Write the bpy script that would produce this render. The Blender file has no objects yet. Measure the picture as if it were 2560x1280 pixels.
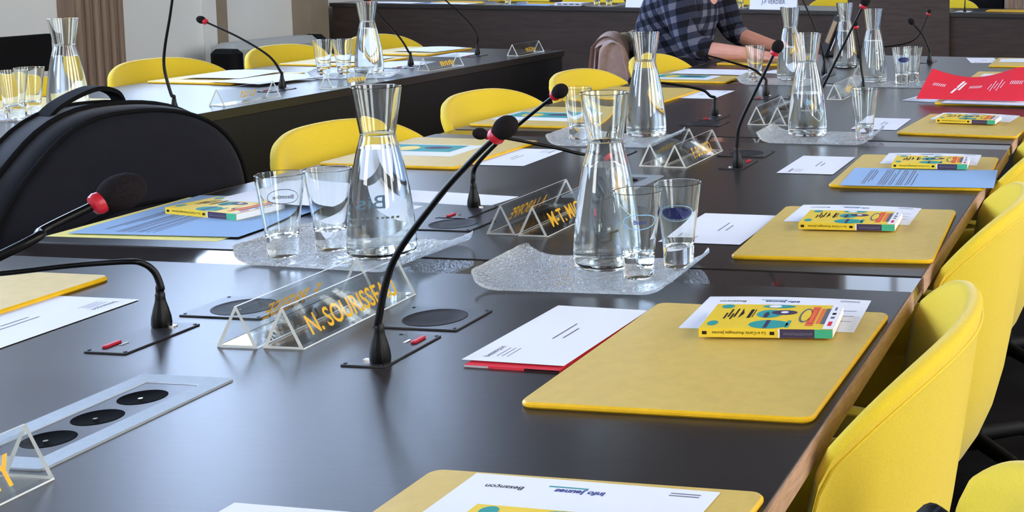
import bpy, bmesh, math, random
from math import sin, cos, tan, atan2, radians, pi, sqrt
from mathutils import Vector, Matrix

S = bpy.context.scene
C = S.collection
random.seed(7)
T = 0.74                                   # height of every table top above the floor

# ---------------------------------------------------------------- camera, world, exposure
F_PX, CX, CY, YAW, PITCH, ROLL, CAM_H = 3201.58, 2491.45, 194.31, 0.1119, 0.1012, -0.0103, 0.4933
fwd = Vector((-sin(YAW)*cos(PITCH), cos(YAW)*cos(PITCH), -sin(PITCH)))
rgt = Vector((cos(YAW), sin(YAW), 0))
dwn = fwd.cross(rgt)
RGT = cos(ROLL)*rgt + sin(ROLL)*dwn
DWN = -sin(ROLL)*rgt + cos(ROLL)*dwn
CAM = Vector((0, 0, T+CAM_H))
cam_d = bpy.data.cameras.new('camera')
cam_d.sensor_width = 36
cam_d.lens = F_PX/2560*36
cam_d.shift_x = (1280-CX)/2560             # the photograph is an off-centre crop of a wider frame
cam_d.shift_y = (CY-640)/2560
cam_d.clip_start = 0.02
cam = bpy.data.objects.new('camera', cam_d)
cam.matrix_world = Matrix(((RGT.x, -DWN.x, -fwd.x, CAM.x), (RGT.y, -DWN.y, -fwd.y, CAM.y), (RGT.z, -DWN.z, -fwd.z, CAM.z), (0, 0, 0, 1)))
C.objects.link(cam)
S.camera = cam
S.view_settings.view_transform = 'Standard'
S.view_settings.look = 'None'
S.view_settings.gamma = 1
S.view_settings.use_curve_mapping = False
S.view_settings.exposure = -0.1
S.cycles.max_bounces = 24
S.cycles.transmission_bounces = 22
S.cycles.glossy_bounces = 12
S.cycles.diffuse_bounces = 4
S.cycles.sample_clamp_indirect = 8
world = bpy.data.worlds.new('world')
S.world = world
world.use_nodes = True
world.node_tree.nodes['Background'].inputs[0].default_value = (0.55, 0.68, 0.9, 1)
world.node_tree.nodes['Background'].inputs[1].default_value = 0.6
WIN_L, WIN_R, WIN_B = 18.0, 10.0, 2.2      # brightness of the sky seen through the panes

def ray(px, py):
    return RGT*((px-CX)/F_PX) + DWN*((py-CY)/F_PX) + fwd
def U(px, py, h=0.0):                      # the point of the table plane (plus h) that a pixel shows
    d = ray(px, py); t = (T+h-CAM.z)/d.z
    return CAM + d*t
def UY(px, py, Y):
    d = ray(px, py); return CAM + d*(Y/d.y)
def UX(px, py, X):
    d = ray(px, py); return CAM + d*(X/d.x)

# ---------------------------------------------------------------- materials
def lin(r, g, b):
    f = lambda c: (c/255/12.92 if c/255 <= 0.04045 else ((c/255+0.055)/1.055)**2.4)
    return (f(r), f(g), f(b), 1)
def mat(name, rgb, rough=0.5, metal=0.0, spec=0.5, trans=0.0, ior=1.45, var=0.0, scale=40.0, stretch=(1, 1, 1), bump=0.0, bscale=200.0, emit=None, sheen=0.0, coat=0.0):
    m = bpy.data.materials.new(name); m.use_nodes = True
    nt = m.node_tree; b = nt.nodes['Principled BSDF']; L = nt.links.new
    col = lin(*rgb)
    b.inputs['Base Color'].default_value = col
    b.inputs['Roughness'].default_value = rough
    b.inputs['Metallic'].default_value = metal
    b.inputs['Specular IOR Level'].default_value = spec
    b.inputs['Transmission Weight'].default_value = trans
    b.inputs['IOR'].default_value = ior
    b.inputs['Coat Weight'].default_value = coat
    if sheen:
        b.inputs['Sheen Weight'].default_value = sheen; b.inputs['Sheen Roughness'].default_value = 0.5
    if emit:
        b.inputs['Emission Color'].default_value = lin(*emit[0]); b.inputs['Emission Strength'].default_value = emit[1]
    if var or bump:
        tc = nt.nodes.new('ShaderNodeTexCoord'); mp = nt.nodes.new('ShaderNodeMapping')
        mp.inputs['Scale'].default_value = stretch
        L(tc.outputs['Object'], mp.inputs['Vector'])
    if var:
        n = nt.nodes.new('ShaderNodeTexNoise'); n.inputs['Scale'].default_value = scale; n.inputs['Detail'].default_value = 4
        L(mp.outputs[0], n.inputs['Vector'])
        r = nt.nodes.new('ShaderNodeValToRGB')
        r.color_ramp.elements[0].position = 0.3; r.color_ramp.elements[1].position = 0.7
        r.color_ramp.elements[0].color = tuple(c*(1-var) for c in col[:3])+(1,)
        r.color_ramp.elements[1].color = tuple(min(1, c*(1+var)) for c in col[:3])+(1,)
        L(n.outputs['Fac'], r.inputs[0]); L(r.outputs[0], b.inputs['Base Color'])
    if bump:
        n2 = nt.nodes.new('ShaderNodeTexNoise'); n2.inputs['Scale'].default_value = bscale; n2.inputs['Detail'].default_value = 3
        L(mp.outputs[0], n2.inputs['Vector'])
        bp = nt.nodes.new('ShaderNodeBump'); bp.inputs['Strength'].default_value = bump; bp.inputs['Distance'].default_value = 0.004 if bump >= 1 else 0.002
        L(n2.outputs['Fac'], bp.inputs['Height']); L(bp.outputs[0], b.inputs['Normal'])
    return m

M = {}
M['table'] = mat('dark_stained_wood', (42, 38, 36), 0.30, spec=0.5, var=0.18, scale=25, stretch=(1, 12, 1), bump=0.02, bscale=300)
M['gloss'] = mat('dark_gloss_strip', (46, 41, 40), 0.06, spec=0.5, var=0.1, scale=20)
M['front'] = mat('dark_front_panel', (26, 24, 27), 0.5, spec=0.3, var=0.2, scale=18, stretch=(1, 1, 10))
M['deskfront'] = mat('brown_black_panel', (58, 47, 42), 0.5, spec=0.3, var=0.2, scale=6, stretch=(1, 1, 9))
M['oak'] = mat('oak_edge', (186, 148, 120), 0.5, var=0.25, scale=30, stretch=(20, 1.5, 20))
M['oakdark'] = mat('brown_edge', (120, 92, 62), 0.5, var=0.2, scale=30)
M['pad'] = mat('yellow_leather', (238, 186, 26), 0.42, spec=0.5, var=0.06, scale=60, bump=0.08, bscale=900)
M['pad_sheen'] = mat('yellow_leather_sheen', (214, 184, 98), 0.45, spec=0.6, var=0.05, scale=60, bump=0.08, bscale=900)  # same leather, paled: the grazing sheen on pad tops is put into the colour
M['fabric'] = mat('yellow_felt', (224, 194, 46), 0.9, spec=0.15, var=0.05, scale=350, bump=0.15, bscale=1500, sheen=0.25)
M['paper'] = mat('white_paper', (232, 234, 244), 0.7, spec=0.2, var=0.01, scale=8)
M['bluepaper'] = mat('pale_blue_paper', (150, 182, 222), 0.75, spec=0.2, var=0.015, scale=8)
M['cream'] = mat('pale_yellow_paper', (236, 226, 140), 0.75, spec=0.2, var=0.015, scale=8)
M['red'] = mat('red_paper', (222, 50, 66), 0.6, spec=0.3, var=0.02, scale=8)
M['ink'] = mat('grey_ink', (105, 105, 118), 0.8, spec=0.1, var=0.05)
M['black_ink'] = mat('black_ink', (38, 30, 26), 0.7, spec=0.2, var=0.05)
M['glass'] = mat('clear_glass', (250, 253, 252), 0.0, trans=1.0, ior=1.48)
M['rippled'] = mat('rippled_glass', (244, 248, 250), 0.03, trans=1.0, ior=1.48, bump=1.0, bscale=250)
M['water'] = mat('water', (252, 254, 255), 0.0, trans=1.0, ior=1.33)
M['acrylic'] = mat('clear_acrylic', (250, 251, 250), 0.0, trans=1.0, ior=1.40)
M['acryl_edge'] = mat('polished_acrylic_edge', (238, 238, 228), 0.25, trans=0.35, ior=1.45)
M['gold'] = mat('yellow_vinyl', (255, 206, 50), 0.4, var=0.02)
M['mic'] = mat('black_plastic', (7, 7, 8), 0.34, spec=0.22, var=0.1)
M['plate'] = mat('anthracite_plate', (44, 43, 46), 0.33, spec=0.5, var=0.1, bump=0.05, bscale=700)
M['grille'] = mat('dark_grille', (30, 29, 31), 0.55, spec=0.3, var=0.2, scale=900, bump=0.2, bscale=1400)
M['foam'] = mat('black_foam', (30, 26, 28), 0.95, spec=0.1, var=0.3, scale=500, bump=0.6, bscale=900)
M['ring'] = mat('red_ring', (176, 30, 46), 0.35, emit=((220, 30, 48), 0.06), var=0.03)
M['chrome'] = mat('chrome', (215, 215, 218), 0.15, metal=1.0, var=0.02)
M['alu'] = mat('brushed_aluminium', (158, 166, 172), 0.5, metal=0.5, var=0.05, scale=120)
M['black'] = mat('matt_black', (10, 10, 12), 0.65, spec=0.2, var=0.1)
M['void'] = mat('socket_black', (4, 4, 5), 0.9, spec=0.05)
M['bag'] = mat('black_nylon', (14, 15, 24), 0.75, spec=0.15, var=0.15, scale=30, bump=0.1, bscale=1200, sheen=0.1)
M['bagside'] = mat('black_nylon_side', (11, 11, 13), 0.8, spec=0.12, var=0.2, scale=30, bump=0.1, bscale=1200)
M['teal'] = mat('teal_print', (44, 152, 150), 0.6, var=0.03)
M['green'] = mat('green_print', (62, 176, 136), 0.6, var=0.03)
M['violet'] = mat('violet_print', (62, 48, 84), 0.6, var=0.03)
M['orange'] = mat('orange_print', (232, 112, 62), 0.6, var=0.05)
M['bookyellow'] = mat('yellow_cover', (238, 204, 56), 0.45, spec=0.4, var=0.03)
M['skyblue'] = mat('sky_blue_print', (150, 210, 250), 0.5, var=0.02)
M['navy'] = mat('navy_print', (58, 70, 140), 0.5, var=0.02)
M['wall'] = mat('painted_wall', (232, 234, 233), 0.8, spec=0.2, var=0.02, scale=3)
M['ceilw'] = mat('wood_ceiling', (78, 68, 58), 0.8, spec=0.2, var=0.1, scale=3)
M['darkwall'] = mat('walnut_wall_panels', (92, 74, 62), 0.5, spec=0.4, var=0.15, scale=5, stretch=(6, 6, 0.3))
M['ceil'] = mat('white_frame_paint', (225, 225, 222), 0.9, spec=0.1, var=0.01, scale=3)
M['pilaster'] = mat('taupe_fluted_wood', (142, 122, 106), 0.55, spec=0.3, var=0.2, scale=14, stretch=(2, 2, 0.15))
M['taupe'] = mat('taupe_trim', (150, 136, 118), 0.6, var=0.05, scale=10)
M['floor'] = mat('dark_carpet', (24, 22, 24), 0.95, spec=0.1, var=0.3, scale=120, bump=0.3, bscale=600)
M['skin'] = mat('skin', (214, 156, 140), 0.5, spec=0.35, var=0.06, scale=25)
M['hair'] = mat('dark_brown_hair', (58, 42, 34), 0.6, var=0.25, scale=60, stretch=(1, 1, 0.2))
M['denim'] = mat('dark_trousers', (34, 36, 48), 0.8, var=0.2, scale=200)
M['coatrose'] = mat('rose_beige_wool', (152, 126, 118), 0.85, spec=0.15, var=0.12, scale=40, sheen=0.2)
M['coatbeige'] = mat('khaki_lining', (142, 128, 98), 0.85, spec=0.15, var=0.12, scale=40)
M['greycase'] = mat('light_grey_plastic', (176, 180, 178), 0.45, var=0.03)
M['tan'] = mat('tan_leather', (168, 128, 72), 0.6, var=0.1)
M['wicker'] = mat('woven_taupe', (140, 118, 100), 0.7, var=0.3, scale=60, stretch=(6, 6, 0.4))
M['brown'] = mat('brown_panel', (66, 54, 48), 0.5, spec=0.3, var=0.2, scale=6, stretch=(1, 1, 8))
M['eye'] = mat('eye_white', (235, 232, 228), 0.3)
M['lip'] = mat('lip', (186, 110, 104), 0.5)
def pane_mat(name, rgb, s):
    return mat(name, (200, 210, 220), 0.3, emit=(rgb, s))

def thin_sheet(m, tint, ior):
    nt = m.node_tree; nt.nodes.clear(); L = nt.links.new
    out = nt.nodes.new('ShaderNodeOutputMaterial'); mx = nt.nodes.new('ShaderNodeMixShader'); lw = nt.nodes.new('ShaderNodeLayerWeight'); pw = nt.nodes.new('ShaderNodeMath'); fr = nt.nodes.new('ShaderNodeMath')
    tr = nt.nodes.new('ShaderNodeBsdfTransparent'); gl = nt.nodes.new('ShaderNodeBsdfGlossy')
    lw.inputs['Blend'].default_value = 0.5; pw.operation = 'POWER'; pw.inputs[1].default_value = 4.0; L(lw.outputs['Facing'], pw.inputs[0])
    fr.operation = 'MULTIPLY_ADD'; fr.inputs[1].default_value = ior; fr.inputs[2].default_value = 0.035; L(pw.outputs[0], fr.inputs[0]); tr.inputs[0].default_value = tint; gl.inputs['Roughness'].default_value = 0.02
    no = nt.nodes.new('ShaderNodeTexNoise'); no.inputs['Scale'].default_value = 30
    bp = nt.nodes.new('ShaderNodeBump'); bp.inputs['Strength'].default_value = 0.02; L(no.outputs['Fac'], bp.inputs['Height']); L(bp.outputs[0], gl.inputs['Normal'])
    L(fr.outputs[0], mx.inputs[0]); L(tr.outputs[0], mx.inputs[1]); L(gl.outputs[0], mx.inputs[2]); L(mx.outputs[0], out.inputs[0])
thin_sheet(M['acrylic'], (0.965, 0.972, 0.968, 1), 0.5)

def plaid():
    m = bpy.data.materials.new('plaid_flannel'); m.use_nodes = True
    nt = m.node_tree; b = nt.nodes['Principled BSDF']; L = nt.links.new
    tc = nt.nodes.new('ShaderNodeTexCoord'); mp = nt.nodes.new('ShaderNodeMapping'); sp = nt.nodes.new('ShaderNodeSeparateXYZ')
    mp.inputs['Rotation'].default_value = (0, radians(16), radians(33))
    L(tc.outputs['Object'], mp.inputs['Vector']); L(mp.outputs[0], sp.inputs[0])
    def stripe(axis, pitch):
        a = nt.nodes.new('ShaderNodeMath'); a.operation = 'DIVIDE'; a.inputs[1].default_value = pitch; L(sp.outputs[axis], a.inputs[0])
        f = nt.nodes.new('ShaderNodeMath'); f.operation = 'FRACT'; L(a.outputs[0], f.inputs[0])
        g = nt.nodes.new('ShaderNodeMath'); g.operation = 'GREATER_THAN'; g.inputs[1].default_value = 0.5; L(f.outputs[0], g.inputs[0])
        return g
    sx, sz = stripe('X', 0.055), stripe('Z', 0.055)
    ad = nt.nodes.new('ShaderNodeMath'); ad.operation = 'ADD'; L(sx.outputs[0], ad.inputs[0]); L(sz.outputs[0], ad.inputs[1])
    hv = nt.nodes.new('ShaderNodeMath'); hv.operation = 'MULTIPLY'; hv.inputs[1].default_value = 0.5; L(ad.outputs[0], hv.inputs[0])
    r = nt.nodes.new('ShaderNodeValToRGB'); r.color_ramp.interpolation = 'CONSTANT'
    r.color_ramp.elements[0].color = lin(20, 21, 29); r.color_ramp.elements[1].position = 0.75; r.color_ramp.elements[1].color = lin(96, 97, 112)
    e = r.color_ramp.elements.new(0.25); e.color = lin(46, 49, 66)
    L(hv.outputs[0], r.inputs[0]); L(r.outputs[0], b.inputs['Base Color'])
    b.inputs['Roughness'].default_value = 0.9; b.inputs['Specular IOR Level'].default_value = 0.15
    return m
M['plaid'] = plaid()

# ---------------------------------------------------------------- mesh helpers
class MB:
    def __init__(s):
        s.v, s.f, s.m, s.mats = [], [], [], []
    def mi(s, m):
        if m not in s.mats: s.mats.append(m)
        return s.mats.index(m)
    def add(s, vs, fs, m):
        o = len(s.v); k = s.mi(m)
        s.v += [tuple(v) for v in vs]
        for f in fs: s.f.append([o+i for i in f]); s.m.append(k)
        return s
    def box(s, c, d, m, R=None):
        vs = [Vector((x*d[0]/2, y*d[1]/2, z*d[2]/2)) for x in (-1, 1) for y in (-1, 1) for z in (-1, 1)]
        if R: vs = [R @ v for v in vs]
        vs = [v+Vector(c) for v in vs]
        return s.add(vs, [(0, 1, 3, 2), (4, 6, 7, 5), (0, 4, 5, 1), (2, 3, 7, 6), (0, 2, 6, 4), (1, 5, 7, 3)], m)
    def span(s, a, b, m):
        return s.box([(a[i]+b[i])/2 for i in range(3)], [abs(b[i]-a[i]) for i in range(3)], m)
    def slab(s, w, l, r, z0, z1, m, bev=0.0, cx=0, cy=0, n=6):      # rounded rectangle, its centre at cx, cy
        def ring(ins, z):
            out = []
            rr = max(r-ins, 0.0002)
            for qx, qy, a0 in ((1, 1, 0), (-1, 1, 90), (-1, -1, 180), (1, -1, 270)):
                for k in range(n+1):
                    a = radians(a0+90*k/n)
                    out.append((cx+qx*(w/2-r)+rr*cos(a), cy+qy*(l/2-r)+rr*sin(a), z))
            return out
        rings = [ring(bev, z0), ring(0, z0+bev), ring(0, z1-bev), ring(bev, z1)] if bev else [ring(0, z0), ring(0, z1)]
        return s.loft(rings, m, caps=True)
    def loft(s, rings, m, caps=False, closed=True):
        n = len(rings[0]); vs = [p for r in rings for p in r]; fs = []
        for i in range(len(rings)-1):
            for j in range(n if closed else n-1):
                k = (j+1) % n
                fs.append((i*n+j, i*n+k, (i+1)*n+k, (i+1)*n+j))
        if caps:
            fs.append(tuple(range(n))[::-1]); fs.append(tuple((len(rings)-1)*n+j for j in range(n)))
        return s.add(vs, fs, m)
    def lathe(s, prof, m, seg=40, c=(0, 0, 0), R=None):
        vs, fs, idx = [], [], []
        for r, z in prof:
            if r < 1e-7:
                idx.append([len(vs)]); vs.append(Vector((0, 0, z)))
            else:
                idx.append(list(range(len(vs), len(vs)+seg)))
                vs += [Vector((r*cos(2*pi*k/seg), r*sin(2*pi*k/seg), z)) for k in range(seg)]
        for a, b in zip(idx, idx[1:]):
            for k in range(seg):
                k2 = (k+1) % seg
                if len(a) == 1 and len(b) == 1: continue
                if len(a) == 1: fs.append((a[0], b[k2], b[k]))
                elif len(b) == 1: fs.append((a[k], a[k2], b[0]))
                else: fs.append((a[k], a[k2], b[k2], b[k]))
        if R: vs = [R @ v for v in vs]
        return s.add([v+Vector(c) for v in vs], fs, m)
    def tube(s, pts, rad, m, seg=10, caps=True):
        pts = [Vector(p) for p in pts]; n = len(pts)
        rad = rad if isinstance(rad, (list, tuple)) else [rad]*n
        t0 = (pts[1]-pts[0]).normalized()
        nrm = t0.orthogonal().normalized(); rings = []
        for i, p in enumerate(pts):
            t = (pts[min(i+1, n-1)]-pts[max(i-1, 0)]).normalized()
            nrm = (nrm-t*nrm.dot(t)).normalized(); b = t.cross(nrm)
            rings.append([p+(nrm*cos(2*pi*k/seg)+b*sin(2*pi*k/seg))*rad[i] for k in range(seg)])
        return s.loft(rings, m, caps=caps)
    def ball(s, c, r, m, R=None, seg=20, ring=12):
        r = r if isinstance(r, (list, tuple)) else (r, r, r)
        prof = [(sin(pi*i/ring), -cos(pi*i/ring)) for i in range(ring+1)]
        prof[0] = (0, -1); prof[-1] = (0, 1)
        o = len(s.v); s.lathe(prof, m, seg)
        for i in range(o, len(s.v)):
            v = Vector((s.v[i][0]*r[0], s.v[i][1]*r[1], s.v[i][2]*r[2]))
            if R: v = R @ v
            s.v[i] = tuple(v+Vector(c))
        return s
    def flat(s, pts, z, m):                      # a printed patch lying on a surface
        return s.add([(x, y, z) for x, y in pts], [tuple(range(len(pts)))], m)
    def ell(s, cx, cy, a, b, z, m, n=20, rot=0):
        return s.flat([(cx+a*cos(2*pi*k/n)*cos(rot)-b*sin(2*pi*k/n)*sin(rot), cy+a*cos(2*pi*k/n)*sin(rot)+b*sin(2*pi*k/n)*cos(rot)) for k in range(n)], z, m)
    def rect(s, x0, y0, x1, y1, z, m):
        return s.flat([(x0, y0), (x1, y0), (x1, y1), (x0, y1)], z, m)
    def mapped(s, vs, fs, fn, m):
        return s.add([fn(v) for v in vs], fs, m)
    def xf(s, Mx):
        s.v = [tuple(Mx @ Vector(v)) for v in s.v]; return s
    def build(s, name, parent=None, loc=None, rz=0.0, smooth=40, fix=True):
        me = bpy.data.meshes.new(name)
        me.from_pydata(s.v, [], s.f)
        for m in s.mats: me.materials.append(m)
        for p, k in zip(me.polygons, s.m): p.material_index = k
        if fix:
            bm = bmesh.new(); bm.from_mesh(me)
            bmesh.ops.recalc_face_normals(bm, faces=bm.faces)
            bm.to_mesh(me); bm.free()
        if smooth:
            me.shade_smooth(); me.set_sharp_from_angle(angle=radians(smooth))
        me.update()
        o = bpy.data.objects.new(name, me); C.objects.link(o)
        if parent: o.parent = parent
        if loc is not None: o.location = loc
        if rz: o.rotation_euler = (0, 0, rz)
        return o

def tag(o, label=None, cat=None, group=None, kind=None):
    if label: o['label'] = label
    if cat: o['category'] = cat
    if group: o['group'] = group
    if kind: o['kind'] = kind
    return o
def thing(name, label, cat, loc, rz=0.0, group=None):
    o = bpy.data.objects.new(name, None); C.objects.link(o)
    o.empty_display_size = 0.05; o.location = loc; o.rotation_euler = (0, 0, rz)
    return tag(o, label, cat, group)
def kids(o): return [c for c in C.objects if c.parent == o]
def dup(root, loc, rz=0.0, label=None, group=None):
    r = root.copy(); C.objects.link(r); r.location = loc; r.rotation_euler = (0, 0, rz)
    if label: r['label'] = label
    if group: r['group'] = group
    for ch in kids(root):
        c = ch.copy(); C.objects.link(c); c.parent = r
        for g in kids(ch):
            d = g.copy(); C.objects.link(d); d.parent = c
    return r
def struct(o): o['kind'] = 'structure'; return o
def catmull(P, n=8):
    P = [Vector(p) for p in P]; Q = [P[0]*2-P[1]]+P+[P[-1]*2-P[-2]]; out = []
    for i in range(1, len(Q)-2):
        a, b, c, d = Q[i-1:i+3]
        for k in range(n):
            t = k/n
            out.append(0.5*((2*b)+(c-a)*t+(2*a-5*b+4*c-d)*t*t+(3*b-a-3*c+d)*t**3))
    out.append(P[-1]); return out
def text_mesh(body, size, extrude=0.0002, bold=0.0, sx=1.0, align='LEFT'):
    cu = bpy.data.curves.new('letters', 'FONT'); cu.body = body; cu.size = size; cu.extrude = extrude; cu.offset = bold
    cu.align_x = align; cu.resolution_u = 3
    ob = bpy.data.objects.new('letters', cu); C.objects.link(ob)
    bpy.context.view_layer.update()
    me = bpy.data.meshes.new_from_object(ob.evaluated_get(bpy.context.evaluated_depsgraph_get()))
    vs = [(v.co.x*sx, v.co.y, v.co.z) for v in me.vertices]; fs = [tuple(p.vertices) for p in me.polygons]
    bpy.data.objects.remove(ob); bpy.data.curves.remove(cu); bpy.data.meshes.remove(me)
    return vs, fs
def scribble(n, w, h, seed=1):                 # illegible writing: a run of strokes
    rnd = random.Random(seed); vs, fs = [], []
    for i in range(n):
        x = w*(i+0.5)/n; b = w/n*0.28; hh = h*(0.75+0.25*rnd.random()); y0 = h*0.1*rnd.random()
        sl = 0.12*h*(rnd.random()-0.5)
        o = len(vs)
        vs += [(x-b, y0, 0.0002), (x+b, y0, 0.0002), (x+b+sl, hh, 0.0002), (x-b+sl, hh, 0.0002)]; fs.append((o, o+1, o+2, o+3))
        if rnd.random() < 0.6:
            yy = hh*(0.3+0.6*rnd.random()); o = len(vs)
            vs += [(x-b, yy, 0.0003), (x+w/n*0.6, yy, 0.0003), (x+w/n*0.6, yy+h*0.16, 0.0003), (x-b, yy+h*0.16, 0.0003)]; fs.append((o, o+1, o+2, o+3))
    return vs, fs

# ---------------------------------------------------------------- the room
RX0, RX1, RY0, RY1, RH = -6.62, 4.2, -3.6, 12.6, 5.6
struct(MB().span((RX0-.3, RY0-.3, -0.1), (RX1+.3, RY1+.3, 0), M['floor']).build('floor', smooth=0))
struct(MB().span((RX0-.3, RY0-.3, RH), (RX1+.3, RY1+.3, RH+0.1), M['ceilw']).build('ceiling', smooth=0))
def wall(name, axis, at, out, a0, a1, wins, m):
    mb = MB()
    us = sorted({a0, a1, *[w[0] for w in wins], *[w[1] for w in wins]})
    zs = sorted({0, RH, *[w[2] for w in wins], *[w[3] for w in wins]})
    for u0, u1 in zip(us, us[1:]):
        for z0, z1 in zip(zs, zs[1:]):
            um, zm = (u0+u1)/2, (z0+z1)/2
            if any(w[0] < um < w[1] and w[2] < zm < w[3] for w in wins): continue
            if axis == 'x': mb.span((at, u0, z0), (at+out, u1, z1), m)
            else: mb.span((u0, at, z0), (u1, at+out, z1), m)
    return struct(mb.build(name, smooth=0))
wn = [0]
def window(axis, at, out, w, pm):
    wn[0] += 1
    u0, u1, z0, z1 = w; p = at+out*0.45; d = 0.05
    fr, pn = MB(), MB()
    def bar(ua, ub, za, zb):
        if axis == 'x': fr.span((p-d/2, ua, za), (p+d/2, ub, zb), M['ceil'])
        else: fr.span((ua, p-d/2, za), (ub, p+d/2, zb), M['ceil'])
    t = 0.07
    bar(u0, u0+t, z0, z1); bar(u1-t, u1, z0, z1); bar(u0+t, u1-t, z0, z0+t); bar(u0+t, u1-t, z1-t, z1)
    bar((u0+u1)/2-t/2, (u0+u1)/2+t/2, z0+t, z1-t)
    q = p+out/abs(out)*0.03
    if axis == 'x': pn.span((q-.004, u0, z0), (q+.004, u1, z1), pm)
    else: pn.span((u0, q-.004, z0), (u1, q+.004, z1), pm)
    f = struct(fr.build('window_%d' % wn[0], smooth=0))
    pn.build('pane', f, smooth=0)
skyL, skyR, skyB = pane_mat('bright_sky_pane', (190, 215, 255), WIN_L), pane_mat('white_sky_pane', (252, 248, 242), WIN_R), pane_mat('pale_sky_pane', (214, 230, 255), WIN_B)
LW = [(-1.6, 0.2, 1.5, 4.8), (1.4, 3.2, 1.5, 4.8), (4.4, 6.0, 1.5, 4.8), (7.65, 8.97, 1.35, 3.0), (7.65, 8.97, 3.1, 5.3), (9.3, 10.9, 1.35, 2.72), (9.95, 11.4, 3.55, 5.35)]
RW = [(-2.6, -0.8, 1.0, 4.6), (0.6, 2.4, 1.0, 4.6), (3.8, 5.6, 1.0, 4.6), (7.0, 8.8, 1.0, 4.6)]
BW = [(-3.05, -1.9, 3.1, 4.4)]
NW = [(-5.2, -3.2, 1.4, 4.6)]
wall('wall_left', 'x', RX0, -0.3, RY0-.3, RY1+.3, LW, M['wall'])
wall('wall_right', 'x', RX1, 0.3, RY0-.3, RY1+.3, RW, M['wall'])
wall('wall_back', 'y', RY1, 0.3, RX0, RX1, BW, M['darkwall'])
wall('wall_front', 'y', RY0, -0.3, RX0, RX1, NW, M['wall'])
skyD = pane_mat('dimmed_sky_pane', (196, 218, 250), 7.0)  # low panes deliberately dimmed to tone down their glare on the tabletops
struct(MB().span((-3.7, RY1-0.03, 0.9), (1.2, RY1-0.002, 3.05), M['wall']).build('wall_back_panel', smooth=0))
for w in LW: window('x', RX0, -0.3, w, skyD if w[3] < 3.05 else skyL)
for w in RW: window('x', RX1, 0.3, w, skyR)
for w in BW: window('y', RY1, 0.3, w, skyB)
for w in NW: window('y', RY0, -0.3, w, skyR)
# fluted pilaster, narrow moulding and corner post on the wall behind the side table
mb = MB()
y0, y1 = 7.17, 7.62
mb.span((RX0+.002, y0, 0), (RX0+.05, y1, RH), M['pilaster'])
for k in range(6):
    yy = y0+0.10+k*0.065
    mb.tube([(RX0+.05, yy, 0.24), (RX0+.05, yy, RH-.3)], 0.022, M['pilaster'], 10)
mb.span((RX0+.002, y0-.03, 0), (RX0+.085, y1+.03, 0.20), M['pilaster'])
mb.span((RX0+.002, y0-.02, 0.20), (RX0+.072, y1+.02, 0.25), M['pilaster'])
struct(mb.build('trim_3'))
mb = MB(); mb.span((RX0+.002, 8.40, 0), (RX0+.05, 8.47, 1.2), M['wall']); mb.span((RX0+.002, 8.47, 0), (RX0+.035, 8.60, 1.2), M['taupe'])
mb.span((RX0+.002, 7.72, 1.2), (RX0+.07, 9.0, 1.26), M['taupe'])
struct(mb.build('trim_1', smooth=0))
struct(MB().span((RX0+.002, 9.36, 0), (RX0+.16, 9.58, 1.25), M['taupe']).build('trim_2', smooth=0))
struct(MB().span((RX0+.002, RY0, 0), (RX0+.02, 7.15, 0.16), M['wall']).build('baseboard_left', smooth=0))

# ---------------------------------------------------------------- tables
XR, XL = -0.316, -1.805                    # long edges of the main table
def table_section(ya, yb, label):
    t = thing('conference_table', label, 'table', ((XR+XL)/2, (ya+yb)/2, 0), 0, 'sections of the long conference table')
    w, l = XR-XL, yb-ya
    MB().slab(w-0.006, l, 0.003, T-0.028, T, M['table'], 0.001).build('tabletop', t)
    for s, nm in ((1, 'oak_edge'), (-1, 'oak_edge')):
        MB().span((s*(w/2-0.003), -l/2, T-0.026), (s*w/2, l/2, T-0.0006), M['oak']).build(nm, t, smooth=0)
    MB().span((-0.02, -l/2+0.05, 0.05), (0.02, l/2-0.05, T-0.028), M['front']).build('centre_panel', t, smooth=0)
    for y in (-l/2+0.12, l/2-0.12):
        MB().span((-0.30, y-0.02, 0.0), (-0.02, y+0.02, T-0.028), M['front']).span((0.02, y-0.02, 0.0), (0.30, y+0.02, T-0.028), M['front']).build('leg', t, smooth=0)
    return t
SECT = [(0.44, 1.775), (1.862, 3.095), (3.182, 4.41), (4.497, 5.72)]
for (a, b), lb in zip(SECT, ('dark table section in front with the socket box and the signs', 'dark table section behind the first glossy strip, second along the table',
                             'dark table section carrying the red booklet, third along the table', 'dark table section under the forearms, last before the back desk')):
    table_section(a, b, lb)
def joint(ya, yb, label):
    t = thing('joint_strip', label, 'table strip', ((XR+XL)/2, (ya+yb)/2, 0), 0, 'glossy strips between table sections')
    w, l = XR-XL, yb-ya-0.002
    MB().span((-w/2+0.003, -l/2, T-0.020), (w/2-0.003, l/2, T-0.0015), M['gloss']).build('strip_cover', t, smooth=0)
    for s in (-1, 1):
        MB().span((s*(w/2-0.003), -l/2, T-0.028), (s*(w/2-0.010), l/2, T-0.02), M['oakdark']).build('end_block', t, smooth=0)
    MB().span((-0.30, -l/2+.01, 0.0), (0.30, l/2-.01, T-0.021), M['front']).build('support', t, smooth=0)
for k, lb in enumerate(('glossy dark strip joining the table in front of the clear trays', 'glossy dark strip between second and third table sections', 'glossy dark strip under the distant carafes')):
    joint(SECT[k][1], SECT[k+1][0], lb)
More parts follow.
